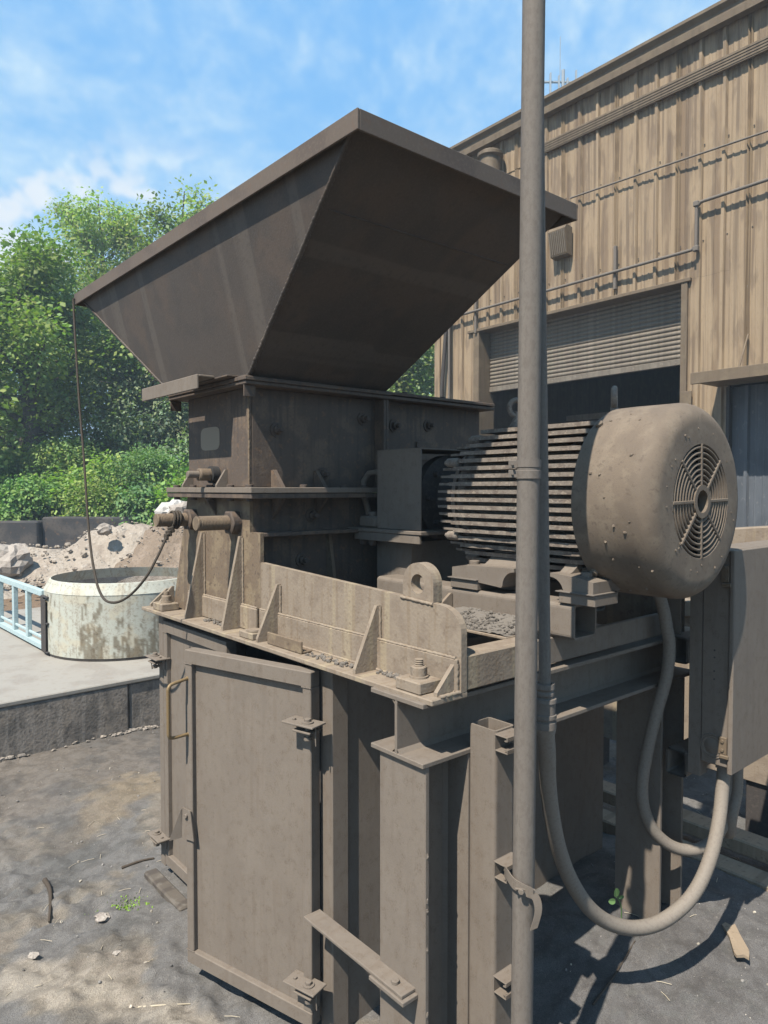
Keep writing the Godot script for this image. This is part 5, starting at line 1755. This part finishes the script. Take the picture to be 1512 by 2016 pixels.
	for x in [0.42, 0.80, 1.25, 1.7, 2.15]:
		part("rail_post", boxt(Vector3(x, 0.061, -0.018), Vector3(x + 0.05, 0.424, 0.018), t), mat.pale_blue, rail)
	var bk := thing("rail_bracket", "rusty dark bracket with bolts joining rail and ring", "bracket", Transform3D(), p0)
	part("plate", boxt(Vector3(-0.02, 0.02, -0.03), Vector3(0.03, 0.44, 0.05), t), mat.dark_steel, bk)
	for y in [0.02, 0.235, 0.43]:
		part("rib", boxt(Vector3(-0.13, y, -0.035), Vector3(-0.021, y + 0.012, 0.05), t), mat.black_wall, bk)
	part("back_plate", boxt(Vector3(-0.10, 0.02, -0.037), Vector3(-0.021, 0.42, -0.03), t), mat.dark_steel, bk)
	for y in [0.08, 0.18]:
		part("bolt", nut_mesh(0.016, 0.014), mat.black_wall, bk, t * along(Vector3(0, 0, 1), Vector3(0.005, y, 0.05)))
	# heaps of sand and rubble
	heap("sand_heap", "long pale sand and rubble heap in front of the black wall", mat.sand, Vector3(-5.1, 0.25, -9.3), 3.1, 1.5, 0.62, 3)
	heap("sand_heap", "pale sandy heap rising behind the steel ring", mat.sand, Vector3(-3.5, 0.25, -9.6), 2.6, 1.6, 0.80, 9)
	heap("soil_heap", "brown soil heap on top of the pale sand", mat.brown_sand, Vector3(-2.85, 0.50, -9.5), 1.25, 1.1, 0.62, 14)
	var k := 0
	for q in [[-4.62, 0.70, -8.7, 0.24, "stone", "angular brown boulder half buried in the sand heap"], [-5.75, 0.58, -8.3, 0.20, "white_stone", "large pale rounded boulder above a smaller one by the rail"], [-5.60, 0.42, -8.0, 0.15, "white_stone", "pale boulder lying below the large one by the rail"], [-4.95, 0.78, -9.6, 0.10, "stone", "small stone on the crest of the long heap"], [-3.0, 1.24, -10.2, 0.22, "white_stone", "white boulder behind the adjusting screws"], [-2.72, 1.22, -10.0, 0.24, "stone", "pink grey boulder beside the white one"], [-5.0, 0.46, -7.9, 0.10, "stone", "small dark stone at the foot of the long heap"], [-3.55, 1.08, -9.0, 0.08, "stone", "small stone on the slope behind the ring"]]:
		var rk := thing("boulder", q[5], "rock", Transform3D(), Vector3(q[0], q[1] - q[3] * 0.5, q[2]), "rocks on the heaps")
		var mb := MB.new()
		mb.rock(Vector3(q[0], q[1], q[2]), Vector3(q[3] * 1.15, q[3] * 0.85, q[3]), 200 + k, 0.3, 9)
		part("stone", mb, mat[q[4]], rk)
		k += 1
	var chips := MB.new()
	var r2 := RandomNumberGenerator.new(); r2.seed = 91
	for i in 900:
		var x := r2.randf_range(-6.2, -2.2)
		var z := r2.randf_range(-10.0, -7.3)
		var s := 0.006 + 0.034 * pow(r2.randf(), 6.0)
		chips.rock(Vector3(x, heap_y(x, z) + s * 0.3, z), Vector3(s * 1.2, s * 0.8, s), i, 0.4, 4)
	var ch := MeshInstance3D.new()
	ch.name = "rubble"
	ch.mesh = chips.mesh()
	ch.material_override = mat.sand
	add_child(ch)
	ch.set_meta("kind", "stuff")
	ch.set_meta("label", "scattered rubble over the sand heaps")
	ch.set_meta("category", "rubble")
	# black wall beyond
	var bw := thing("block_wall", "low black stained wall between the heaps and the bushes", "wall", Transform3D(), Vector3(-8, 0, -15))
	for i in 7:
		var x := -13.5 + i * 2.0
		part("wall_block", bx(Vector3(x, 0.1, -15.6 - 0.15 * i), Vector3(x + 1.985, 0.80 + 0.055 * i + 0.02 * sin(i * 2.3), -15.1 - 0.15 * i), 0.03), mat.black_wall, bw)
	# rope from the hopper's far corner to the screw
	var rp := thing("wire_rope", "thin rusty wire rope sagging from hopper corner to adjusting screw", "rope", MF, P(-2.34, 2.48, -0.07))
	var rm := MB.new()
	rm.tube(smooth_path([P(-2.345, 2.50, -0.078), P(-2.33, 2.44, -0.085), P(-2.16, 2.02, -0.12), P(-2.02, 1.72, -0.145), P(-1.88, 1.44, -0.175), P(-1.74, 1.27, -0.20), P(-1.60, 1.19, -0.22), P(-1.50, 1.172, -0.215), P(-1.41, 1.20, -0.19), P(-1.345, 1.27, -0.15), P(-1.33, 1.345, -0.11), P(-1.345, 1.41, -0.07), P(-1.38, 1.44, -0.035), P(-1.43, 1.445, -0.005)], 0.01), 0.005, 6)
	part("strand", rm, mat.rope, rp)
	var kn := MB.new()
	for j in 3:
		var loop := PackedVector3Array()
		for i in 17:
			var a := TAU * i / 16
			loop.append(P(-1.462 + 0.032 * cos(a), 1.478 + 0.032 * sin(a), 0.03 - j * 0.012 + 0.005 * sin(a)))
		kn.tube(loop, 0.0058, 6)
	for j in 3:
		var clip := MB.new()
		clip.box(Vector3(-0.012, -0.012, -0.006), Vector3(0.012, 0.012, 0.006), 0.003, Transform3D(Basis(Vector3(0.3, 1, 0.2).normalized(), 0.5 * j), P(-1.355 - 0.012 * j, 1.42 + 0.012 * j, -0.062 + 0.015 * j)))
		part("rope_clip", clip, mat.rope, rp)
	part("knot", kn, mat.rope, rp)
	# timbers and a low bin beyond the stand
	var wy := 0.10
	for q in [[1.86, 0.16, "upper long sawn timber lying beyond the enclosure hoses"], [1.72, 0.09, "lower long sawn timber lying beyond the enclosure hoses"]]:
		var tb := thing("timber", q[2], "timber", MF, P(0.6, 0, q[0]), "timbers beyond the stand")
		part("plank", bx(P(-1.9, q[1] - 0.06, q[0] - 0.05), P(2.6, q[1], q[0] + 0.06), 0.006), mat.wood, tb)
	var bin := thing("steel_bin", "low dusty tan steel bin behind the stand", "bin", MF, P(0.3, 0.15, 2.5))
	part("front_plate", bx(P(-1.35, 0.26, 2.2), P(2.4, 0.98, 2.21), 0.004), mat.tan, bin)
	part("top_rail", bx(P(-1.38, 0.98, 2.17), P(2.42, 1.06, 2.25), 0.006), mat.tan, bin)
	part("side_plate", bx(P(-1.35, 0.26, 2.211), P(-1.34, 0.98, 3.2), 0.002), mat.tan, bin)
	part("back_plate", bx(P(-1.33, 0.26, 3.19), P(2.4, 0.98, 3.2), 0.002), mat.tan, bin)
	for u in [-1.2, -0.2, 0.8, 1.8]:
		part("foot", bx(P(u, 0.0, 2.22), P(u + 0.12, 0.26, 2.5), 0.004), mat.dark_steel, bin)
	# a sloped beam beyond the enclosure
	var bm := thing("tan_beam", "tan steel beam showing above the enclosure lid", "beam", MF, P(0.3, 1.0, 2.3))
	var bmm := MB.new()
	bmm.box(Vector3(-0.6, 0, -0.05), Vector3(1.6, 0.10, 0.05), 0.004, Transform3D(Basis(Vector3.UP, 0.35) * Basis(Vector3(0, 0, 1), 0.09), P(0.15, 1.36, 2.1)))
	part("bar", bmm, mat.tan, bm)
	part("prop", bx(P(0.28, 0.0, 2.07), P(0.36, 1.38, 2.13), 0.003), mat.dark_steel, bm)

func boxt(a: Vector3, b: Vector3, t: Transform3D) -> MB:
	var m := MB.new()
	m.box(a, b, 0.003, t)
	return m

var heaps := []
func heap_h(x: float, z: float, q: Array) -> float:
	var d := Vector2((x - q[0].x) / q[1], (z - q[0].z) / q[2])
	var r := d.length() + 0.18 * n_big.get_noise_2d(x * 1.3 + q[4], z * 1.3)
	return q[0].y + q[3] * maxf(0.0, 1.0 - r) * 1.15 + (0.05 * n_mid.get_noise_2d(x, z) + 0.02 * n_small.get_noise_2d(x, z)) * clampf(1.3 - r, 0.0, 1.0)

func heap_y(x: float, z: float) -> float:
	var y := ground_h(x, z)
	for q in heaps:
		y = maxf(y, heap_h(x, z, q))
	return y

func heap(called: String, label: String, m: Material, at: Vector3, rx: float, rz: float, hh: float, sd: float) -> void:
	var q := [at, rx, rz, hh, sd]
	heaps.append(q)
	var n := 56
	var mb := MB.new()
	var g := func(i: int, j: int) -> Vector3:
		var x := at.x + (2.0 * i / n - 1.0) * rx * 1.15
		var z := at.z + (2.0 * j / n - 1.0) * rz * 1.15
		return Vector3(x, heap_h(x, z, q) - 0.03, z)
	for i in n:
		for j in n:
			var a: Vector3 = g.call(i, j); var b: Vector3 = g.call(i + 1, j); var c: Vector3 = g.call(i + 1, j + 1); var d: Vector3 = g.call(i, j + 1)
			mb.flat(a, b, c, Vector3.UP); mb.flat(a, c, d, Vector3.UP)
	var o := thing(called, label, "heap", Transform3D(), at, "heaps in the yard")
	part("heap_surface", mb, m, o)

# ------------------------------------------------------------------ vegetation
var leaf_meshes := []
func leaf_clump(sd: int, count: int, size: float, spread: float) -> ArrayMesh:
	var r2 := RandomNumberGenerator.new(); r2.seed = sd
	var mb := MB.new()
	for i in count:
		var p := Vector3(r2.randfn(0, 1), r2.randfn(0, 0.8), r2.randfn(0, 1)) * spread
		var d := (p.normalized() + Vector3(r2.randfn(0, 0.6), r2.randfn(-0.25, 0.5), r2.randfn(0, 0.6))).normalized()
		var s := d.cross(Vector3(r2.randfn(0, 0.5), 1, r2.randfn(0, 0.5))).normalized()
		var nn := s.cross(d).normalized()
		var l := size * r2.randf_range(0.7, 1.25)
		var w := l * r2.randf_range(0.28, 0.4)
		var mid := p + d * l * 0.5 - nn * l * 0.06
		var tip := p + d * l - nn * l * 0.12
		mb.tri(p, mid + s * w, tip, nn, (nn + s * 0.3).normalized(), nn)
		mb.tri(p, tip, mid - s * w, nn, nn, (nn - s * 0.3).normalized())
	return mb.mesh()

func leaf_material(called: String, c: Color, back: Color) -> void:
	var m := StandardMaterial3D.new()
	m.resource_name = called
	m.albedo_color = Color.WHITE
	m.vertex_color_use_as_albedo = true
	m.roughness = 0.55
	m.metallic_specular = 0.3
	m.backlight_enabled = true
	m.backlight = back.linear_to_srgb()
	mat[called] = m

# leaves set along points; one mesh with a tone for each clump
func crown_of(parent: Node3D, called: String, pts: Array, source: ArrayMesh, tint: Color, sd: int, scale_ := 1.0) -> void:
	var r2 := RandomNumberGenerator.new(); r2.seed = sd
	var arr := source.surface_get_arrays(0)
	var sv: PackedVector3Array = arr[Mesh.ARRAY_VERTEX]
	var sn: PackedVector3Array = arr[Mesh.ARRAY_NORMAL]
	var vs := PackedVector3Array()
	var ns := PackedVector3Array()
	var cs := PackedColorArray()
	var one := PackedColorArray(); one.resize(sv.size())
	for q in pts:
		var rot := Basis.from_euler(Vector3(r2.randf_range(-0.5, 0.5), r2.randf() * TAU, r2.randf_range(-0.5, 0.5)))
		var b := rot.scaled(Vector3.ONE * r2.randf_range(0.65, 1.3) * scale_)
		vs.append_array(Transform3D(b, q[0]) * sv)
		ns.append_array(Transform3D(rot, Vector3.ZERO) * sn)
		var k: float = r2.randf_range(0.84, 1.14) * q[1]
		var yel := r2.randf_range(-0.14, 0.18)
		one.fill(Color((tint.r * 0.93 + 0.012) * k * (1.0 + yel), tint.g * 0.90 * k, (tint.b + 0.018) * k * (1.0 - yel)))
		cs.append_array(one)
	var out := []
	out.resize(Mesh.ARRAY_MAX)
	out[Mesh.ARRAY_VERTEX] = vs
	out[Mesh.ARRAY_NORMAL] = ns
	out[Mesh.ARRAY_COLOR] = cs
	var m := ArrayMesh.new()
	m.add_surface_from_arrays(Mesh.PRIMITIVE_TRIANGLES, out)
	part(called, m, mat.leaf, parent)

func scatter(lobes: Array, count: int, sd: int) -> Array:
	var r2 := RandomNumberGenerator.new(); r2.seed = sd
	var pts := []
	for l in lobes:
		var tone := r2.randf_range(0.8, 1.2)
		for i in int(count / lobes.size()):
			var d := Vector3(r2.randfn(0, 1), r2.randfn(0, 1), r2.randfn(0, 1)).normalized()
			pts.append([l[0] + d * pow(r2.randf(), 0.5) * l[1], tone])
	return pts

func limb(mb: MB, a: Vector3, b: Vector3, r0: float, r1: float, sd: int) -> void:
	var path := PackedVector3Array()
	var n := 8
	for i in n + 1:
		var t := float(i) / n
		var p := a.lerp(b, t) + Vector3(0, -0.25 * sin(t * PI) * (b - a).length() * 0.3 * (1.0 - absf((b - a).normalized().y)), 0)
		p += Vector3(n_big.get_noise_2d(t * 3.0, sd), 0, n_big.get_noise_2d(t * 3.0, sd + 20.0)) * 0.25 * sin(t * PI)
		path.append(p)
	mb.tube(path, r0, 7, 0.0, 2, r1 / r0)

func tree(label: String, x: float, z: float, y0: float, h: float, w: float, style: String, tint: Color, sd: int, clumps: int, trunk_r := 0.2) -> void:
	var at := Vector3(x, y0, z)
	var o := thing("tree", label, "tree", Transform3D(), at, "trees along the edge of the yard")
	var r2 := RandomNumberGenerator.new(); r2.seed = sd
	var mb := MB.new()
	var pts := []
	var lean := Vector3(r2.randf_range(-0.08, 0.08), 1, r2.randf_range(-0.08, 0.08)) * h
	limb(mb, at - Vector3(0, 0.3, 0), at + lean * 0.94, trunk_r, 0.02, sd)
	var nl := 24
	var per := int(clumps / nl)
	for i in nl:
		var t := lerpf(0.14 if style == "full" else 0.42, 0.99, pow(float(i) / (nl - 1), 0.85))
		var a := i * 2.399 + r2.randf() * 0.9
		var round_ := sin(PI * clampf(0.12 + t * 0.80, 0.0, 1.0)) if style == "full" else 0.35 + 0.65 * sin(PI * clampf((t - 0.3) / 0.75, 0.0, 1.0))
		var reach := w * round_ * r2.randf_range(0.65, 1.15)
		var rise := reach * r2.randf_range(0.15, 0.75) * (0.5 + t)
		var p0 := at + lean * (t * 0.86)
		var p1 := p0 + Vector3(cos(a) * reach, rise, sin(a) * reach)
		if p1.y > at.y + h:
			p1.y = at.y + h - r2.randf() * 0.3
		limb(mb, p0, p1, trunk_r * 0.40 * (1.12 - t), 0.010, sd + i)
		var tone := r2.randf_range(0.68, 1.28)
		# twigs off the outer part of the limb, leaf clumps along each
		var tw := 5
		for k in tw:
			var s := lerpf(0.35, 1.0, (k + r2.randf()) / tw)
			var q0 := p0.lerp(p1, s)
			var d := ((p1 - p0).normalized() + Vector3(r2.randfn(0, 0.8), r2.randfn(0.15, 0.55), r2.randfn(0, 0.8))).normalized()
			var l := w * r2.randf_range(0.20, 0.48)
			limb(mb, q0, q0 + d * l, 0.012, 0.004, sd + i * 7 + k)
			var n := maxi(2, int(per / tw * r2.randf_range(0.6, 1.4)))
			for c in n:
				var e := q0 + d * l * r2.randf_range(0.15, 1.12)
				e += Vector3(r2.randfn(0, 1), r2.randfn(-0.2, 0.7), r2.randfn(0, 1)) * (0.08 + 0.065 * w)
				pts.append([e, tone])
	part("trunk", mb, mat.bark, o)
	crown_of(o, "crown", pts, leaf_meshes[sd % 3], tint, sd * 7 + 1)

func vegetation() -> void:
	leaf_material("leaf", Color.WHITE, Color(0.65, 0.90, 0.22))
	for i in 3:
		leaf_meshes.append(leaf_clump(60 + i, [34, 28, 22][i], [0.08, 0.10, 0.125][i], [0.15, 0.17, 0.20][i]))
	var deep := Color(0.150, 0.245, 0.075)
	var mid := Color(0.215, 0.325, 0.085)
	var light := Color(0.300, 0.400, 0.130)
	var grey := Color(0.230, 0.315, 0.160)
	# front row on the left
	tree("broad bright green tree at the far left edge with dark forked trunk", -8.9, -18.5, 0.6, 7.4, 2.3, "full", mid, 101, 1700, 0.30)
	tree("dark leafy tree leaning in behind the broad left one", -10.9, -21.0, 0.6, 7.4, 2.4, "full", mid, 102, 1250, 0.25)
	tree("tallest slender tree with open airy top above the hopper corner", -9.0, -24.5, 0.8, 11.2, 1.9, "open", light, 103, 1000, 0.24)
	tree("airy tree with thin top just behind the hopper rim", -7.2, -24.0, 0.8, 11.2, 1.5, "open", light, 104, 750, 0.2)
	tree("grey green tree draped with vines beside the rope", -6.2, -20.0, 0.7, 6.6, 1.5, "full", grey, 105, 1000, 0.2)
	tree("thin viny tree close by the crusher housing", -4.9, -19.5, 0.7, 6.2, 1.3, "full", grey, 106, 850, 0.16)
	tree("mid green tree filling the gap under the slender one", -7.4, -22.5, 0.7, 7.6, 1.9, "full", light, 107, 1100, 0.22)
	tree("dense dark tree behind the hopper front", -3.9, -24.0, 0.7, 8.4, 2.2, "full", mid, 108, 1300, 0.24)
	tree("light green tree behind the crusher housing", -2.3, -22.5, 0.6, 7.6, 2.1, "full", mid, 109, 1300, 0.22)
	tree("bright green tree seen left of the workshop corner", 0.5, -22.0, 0.4, 6.6, 1.9, "full", light, 110, 1500, 0.22)
	tree("deep green tree between hopper and workshop corner", 1.9, -24.5, 0.4, 7.6, 2.2, "full", mid, 111, 1500, 0.24)
	tree("rounded tree at the end of the workshop wall", -0.6, -26.0, 0.4, 8.0, 2.3, "full", deep, 112, 1400, 0.24)
	# second row, fills the skyline low down
	tree("distant dark tree behind the broad left tree", -14.0, -26.0, 0.8, 8.0, 2.8, "full", deep, 113, 1500, 0.3)
	tree("distant tree behind the viny trees", -9.8, -29.0, 0.8, 8.4, 2.8, "full", deep, 114, 1600, 0.3)
	tree("distant tree behind the hopper", -6.0, -29.5, 0.8, 9.0, 2.8, "full", mid, 115, 1500, 0.3)
	tree("distant tree far behind the crusher", -2.2, -30.0, 0.8, 9.0, 2.8, "full", deep, 116, 1300, 0.3)
	tree("distant tree far behind the workshop corner", 2.6, -31.0, 0.6, 9.0, 2.9, "full", deep, 117, 1300, 0.3)
	# bushes along the wall
	var kinds := [Color(0.25, 0.41, 0.09), Color(0.20, 0.37, 0.09), Color(0.29, 0.43, 0.11), Color(0.17, 0.31, 0.10)]
	var said := ["low yellow green bush at the far left end of the black wall", "rounded bright bush above the left part of the black wall", "tall sumac bush with drooping leaves near the rope", "bright sumac bush just past the rope", "light green bush in front of the viny trees", "pale green bush beside the crusher housing", "dense low bush in front of the sumac", "small yellowish bush at the wall edge near the boulders", "loose green bush behind the boulders", "shaded bush under the broad left tree", "green bush under the dark leaning tree", "bush seen under the hopper toward the workshop"]
	var spots := [[-9.6, -16.6, 1.0, 0.9], [-8.4, -16.6, 1.15, 0.95], [-7.0, -17.2, 1.75, 1.1], [-5.9, -17.0, 1.9, 1.1], [-5.1, -17.4, 1.7, 1.0], [-4.3, -17.2, 1.9, 1.0], [-6.5, -16.4, 1.0, 0.9], [-5.4, -16.2, 0.85, 0.8], [-4.5, -16.2, 0.95, 0.8], [-9.9, -17.8, 1.9, 1.2], [-8.2, -18.0, 2.1, 1.2], [0.6, -19.5, 3.2, 1.5]]
	for i in spots.size():
		var s: Array = spots[i]
		var at := Vector3(s[0], 0.6, s[1])
		var o := thing("bush", said[i], "bush", Transform3D(), at, "bushes behind the black wall")
		var r2 := RandomNumberGenerator.new(); r2.seed = 300 + i
		var mb := MB.new()
		var lobes := []
		for k in 9:
			var a := k * 2.4
			var c := at + Vector3(cos(a) * s[3] * 0.6 * r2.randf(), s[2] * r2.randf_range(0.25, 0.85), sin(a) * s[3] * 0.5 * r2.randf())
			lobes.append([c, Vector3(s[3] * 0.5, s[3] * 0.34, s[3] * 0.45) * r2.randf_range(0.7, 1.2)])
			limb(mb, at, c, 0.022, 0.006, 300 + i * 9 + k)
		part("stem", mb, mat.bark, o)
		crown_of(o, "foliage", scatter(lobes, 560, 900 + i), leaf_meshes[i % 3], kinds[i % 4], 900 + i, 0.85)
	# undergrowth in the shade of the trees
	var lobes := []
	var r3 := RandomNumberGenerator.new(); r3.seed = 17
	for i in 80:
		lobes.append([Vector3(r3.randf_range(-15, 4.5), 0.6 + r3.randf_range(0.2, 2.4), r3.randf_range(-27, -17.8)), Vector3(1.3, 0.8, 1.0) * r3.randf_range(0.6, 1.1)])
	var holder := thing("undergrowth", "tangled green undergrowth between the trees and bushes", "undergrowth", Transform3D(), Vector3(-5, 0.5, -20))
	holder.set_meta("kind", "stuff")
	crown_of(holder, "leaves", scatter(lobes, 3200, 55), leaf_meshes[1], Color(0.16, 0.285, 0.095), 55, 1.1)
	# far wooded rise
	var hill := MB.new()
	var n := 60
	for i in n:
		var x0 := -60.0 + i * 2.0
		var y0 := 5.0 + 1.2 * n_big.get_noise_2d(i * 0.7, 5.0)
		var y1 := 5.0 + 1.2 * n_big.get_noise_2d((i + 1) * 0.7, 5.0)
		hill.quad(Vector3(x0, 0, -36), Vector3(x0 + 2, 0, -36), Vector3(x0 + 2, y1, -60), Vector3(x0, y0, -60), Vector3(0, 1, 0.3))
	plain("hill_green", Color(0.035, 0.055, 0.022), 0.95)
	structure("hill", hill, mat.hill_green)

# ------------------------------------------------------------------ small things on the ground
func on_ground(x: float, z: float) -> Vector3:
	return Vector3(x, ground_h(x, z), z)

func litter() -> void:
	# pebbles and crumbs of mud
	var pm := MB.new()
	pm.rock(Vector3.ZERO, Vector3(1.0, 0.7, 0.9), 5, 0.35, 5)
	var mm := MultiMesh.new()
	mm.transform_format = MultiMesh.TRANSFORM_3D
	mm.use_colors = true
	mm.mesh = pm.mesh()
	var r2 := RandomNumberGenerator.new(); r2.seed = 1234
	var ts: Array[Transform3D] = []
	var cs: Array[Color] = []
	for i in 3600:
		var x := r2.randf_range(-2.4, 1.8)
		var z := r2.randf_range(-4.6, -1.25)
		var q := MF.affine_inverse() * Vector3(x, 0, z)
		if q.x > -1.64 and q.x < -0.47 and -q.z > 0.06 and -q.z < 1.46:
			continue
		if (WF.affine_inverse() * Vector3(x, 0, z)).z < 0.02:
			continue
		var cl := n_mid.get_noise_2d(x * 0.7, z * 0.7)
		if cl < r2.randf_range(-0.5, 0.35):
			continue
		var s := 0.0014 + 0.0055 * pow(r2.randf(), 4.0)
		ts.append(Transform3D(Basis.from_euler(Vector3(r2.randf() * 6, r2.randf() * 6, r2.randf() * 6)).scaled(Vector3.ONE * s), on_ground(x, z) + Vector3(0, s * 0.3, 0)))
		var k := r2.randf_range(0.5, 1.25)
		cs.append(Color(0.17 * k, 0.16 * k, 0.15 * k) if r2.randf() < 0.8 else Color(0.4 * k, 0.36 * k, 0.30 * k))
	mm.instance_count = ts.size()
	for i in ts.size():
		mm.set_instance_transform(i, ts[i])
		mm.set_instance_color(i, cs[i])
	var o := MultiMeshInstance3D.new()
	o.name = "pebbles"
	o.multimesh = mm
	var sm := StandardMaterial3D.new()
	sm.vertex_color_use_as_albedo = true
	sm.roughness = 0.95
	o.material_override = sm
	add_child(o)
	o.set_meta("kind", "stuff")
	o.set_meta("label", "small pebbles and mud crumbs strewn over the ground")
	o.set_meta("category", "pebbles")
	# straw bits
	var st := MB.new()
	for i in 130:
		var x := r2.randf_range(-1.9, 1.6)
		var z := r2.randf_range(-3.6, -1.5)
		var q := MF.affine_inverse() * Vector3(x, 0, z)
		if q.x > -1.64 and q.x < -0.47 and -q.z > 0.06 and -q.z < 1.46:
			continue
		var a := r2.randf() * TAU
		var l := r2.randf_range(0.008, 0.03)
		var d := Vector3(cos(a), 0, sin(a)) * l
		var p := on_ground(x, z) + Vector3(0, 0.003, 0)
		st.tube(PackedVector3Array([p - d, p + Vector3(0, 0.002, 0), p + d]), 0.0011, 4)
	var so := MeshInstance3D.new()
	so.name = "straw_bits"
	so.mesh = st.mesh()
	so.material_override = mat.straw
	add_child(so)
	so.set_meta("kind", "stuff")
	so.set_meta("label", "tiny straw bits scattered on the dark ground")
	so.set_meta("category", "straw")
	# single pieces
	stick("dark forked twig lying on the sunlit mud", [[-1.40, -2.88], [-1.33, -2.78], [-1.26, -2.62]], 0.011, 0.004)
	stick("short dark stick beside the green tuft", [[-1.12, -2.98], [-1.05, -3.02], [-1.0, -3.04]], 0.006, 0.004)
	stick("long thin twig pointing away across the shaded dirt", [[0.62, -2.06], [0.72, -2.16], [0.83, -2.30]], 0.004, 0.002)
	stick("pale curved straw near the open door", [[-0.78, -2.20], [-0.70, -2.19], [-0.62, -2.22]], 0.003, 0.002)
	var chip := on_ground(1.17, -2.31)
	var wc := thing("wood_chip", "pale splintered wood chip lying on the shaded dirt", "wood chip", Transform3D(), chip)
	var cm := MB.new()
	var cb := Transform3D(Basis(Vector3.UP, 1.35), chip + Vector3(0, 0.008, 0))
	cm.prism([cb * Vector3(-0.085, 0, -0.02), cb * Vector3(-0.07, 0, -0.024), cb * Vector3(0.02, 0, -0.018), cb * Vector3(0.08, 0, -0.026), cb * Vector3(0.095, 0, -0.012), cb * Vector3(0.08, 0, 0.004), cb * Vector3(0.092, 0, 0.018), cb * Vector3(0.03, 0, 0.02), cb * Vector3(-0.05, 0, 0.026), cb * Vector3(-0.09, 0, 0.016), cb * Vector3(-0.078, 0, 0.004)], Vector3(0, 0.009, 0))
	part("chip", cm, mat.wood, wc)
	for q in [[-1.06, -2.62, 0.022, "stone", "pale flat stone on the grey mud"], [-0.93, -2.42, 0.012, "stone", "small brown stone near the near door"], [-1.22, -2.42, 0.014, "stone", "little stone beside the sandy patch"]]:
		var p := on_ground(q[0], q[1])
		var so2 := thing("stone", q[4], "stone", Transform3D(), p, "single stones on the mud")
		var mb := MB.new()
		mb.rock(p + Vector3(0, q[2] * 0.3, 0), Vector3(q[2] * 1.2, q[2] * 0.6, q[2]), int(q[2] * 1000), 0.35, 7)
		part("pebble", mb, mat[q[3]], so2)
	# timber baulk under the far door
	var tb := thing("timber_baulk", "grey weathered timber baulk half buried before the far door", "timber", MF, P(-1.4, 0.0, -0.03))
	part("baulk", bx(P(-1.68, -0.09, -0.035), P(-1.33, 0.004, 0.02), 0.006), mat.bark, tb)
	var rag := thing("stone_slab", "pale broken stone slab under the far door", "stone", MF, P(-1.2, 0.0, -0.02))
	var rm := MB.new()
	rm.rock(P(-1.20, 0.0, 0.02), Vector3(0.12, 0.025, 0.05), 44, 0.3, 8)
	part("slab", rm, mat.white_stone, rag)
	# green tuft
	var gp := (MF * P(-1.52, 0, -0.17))
	var g0 := on_ground(gp.x, gp.z)
	var tuft := thing("grass_tuft", "small bright green moss tuft beside the timber baulk", "moss", Transform3D(), g0)
	var tm := MB.new()
	for i in 190:
		var a := r2.randf() * TAU
		var d := absf(r2.randfn(0, 0.034))
		var p := on_ground(g0.x + cos(a) * d * 1.5, g0.z + sin(a) * d)
		var l := r2.randf_range(0.004, 0.011)
		var e := Vector3(r2.randfn(0, 0.5), 1, r2.randfn(0, 0.5)).normalized() * l
		var s := Vector3(cos(a * 3.0), 0, sin(a * 3.0)) * 0.004
		tm.flat(p - s, p + s, p + e, Vector3(s.z, 0.3, -s.x))
	part("blades", tm, mat.bright_grass, tuft).set_meta("kind", "stuff")
	# seedling by the rear column
	var sp := MF * P(-0.10, 0, 1.0)
	sp.y = ground_h(sp.x, sp.z)
	var sd := thing("seedling", "tiny green seedling with round leaves by the rear column", "plant", Transform3D(), sp)
	var sm2 := MB.new()
	var topp := sp + Vector3(-0.022, 0.115, 0.022)
	sm2.tube(smooth_path([sp, sp + Vector3(0.0, 0.07, 0.0), topp], 0.01), 0.0022, 6)
	part("stem", sm2, mat.bud, sd)
	for q in [[Vector3(-0.012, 0.02, 0.02), Vector3(-0.15, 1, 0.25), 0.036], [Vector3(-0.02, -0.018, 0.02), Vector3(-1, 0.25, 0.4), 0.03], [Vector3(0.01, 0.0, 0.0), Vector3(0.8, 0.3, 0.1), 0.02]]:
		var lm := MB.new()
		var d: Vector3 = q[1].normalized()
		var s := d.cross(Vector3(0.3, 0.2, 1.0)).normalized()
		var nn := s.cross(d).normalized()
		var l: float = q[2]
		var o2: Vector3 = topp + q[0] * 0.4
		var rim := []
		for k in 14:
			var a := TAU * k / 14
			rim.append(o2 + d * l * (0.5 - 0.5 * cos(a)) + s * l * 0.33 * sin(a) + nn * 0.1 * l * absf(sin(a)))
		for k in 14:
			lm.flat(o2 + d * l * 0.5, rim[k], rim[(k + 1) % 14], nn)
		part("leaf", lm, mat.bud, sd)

func stick(label: String, pts: Array, r0: float, r1: float) -> void:
	var path := []
	for p in pts:
		path.append(on_ground(p[0], p[1]) + Vector3(0, r0 * 0.7, 0))
	var o := thing("twig", label, "twig", Transform3D(), path[0], "twigs on the ground")
	var mb := MB.new()
	mb.tube(smooth_path(path, 0.02), r0, 6, 0.0, 2, r1 / r0)
	part("stem", mb, mat.straw if label.begins_with("pale") else mat.twig, o)
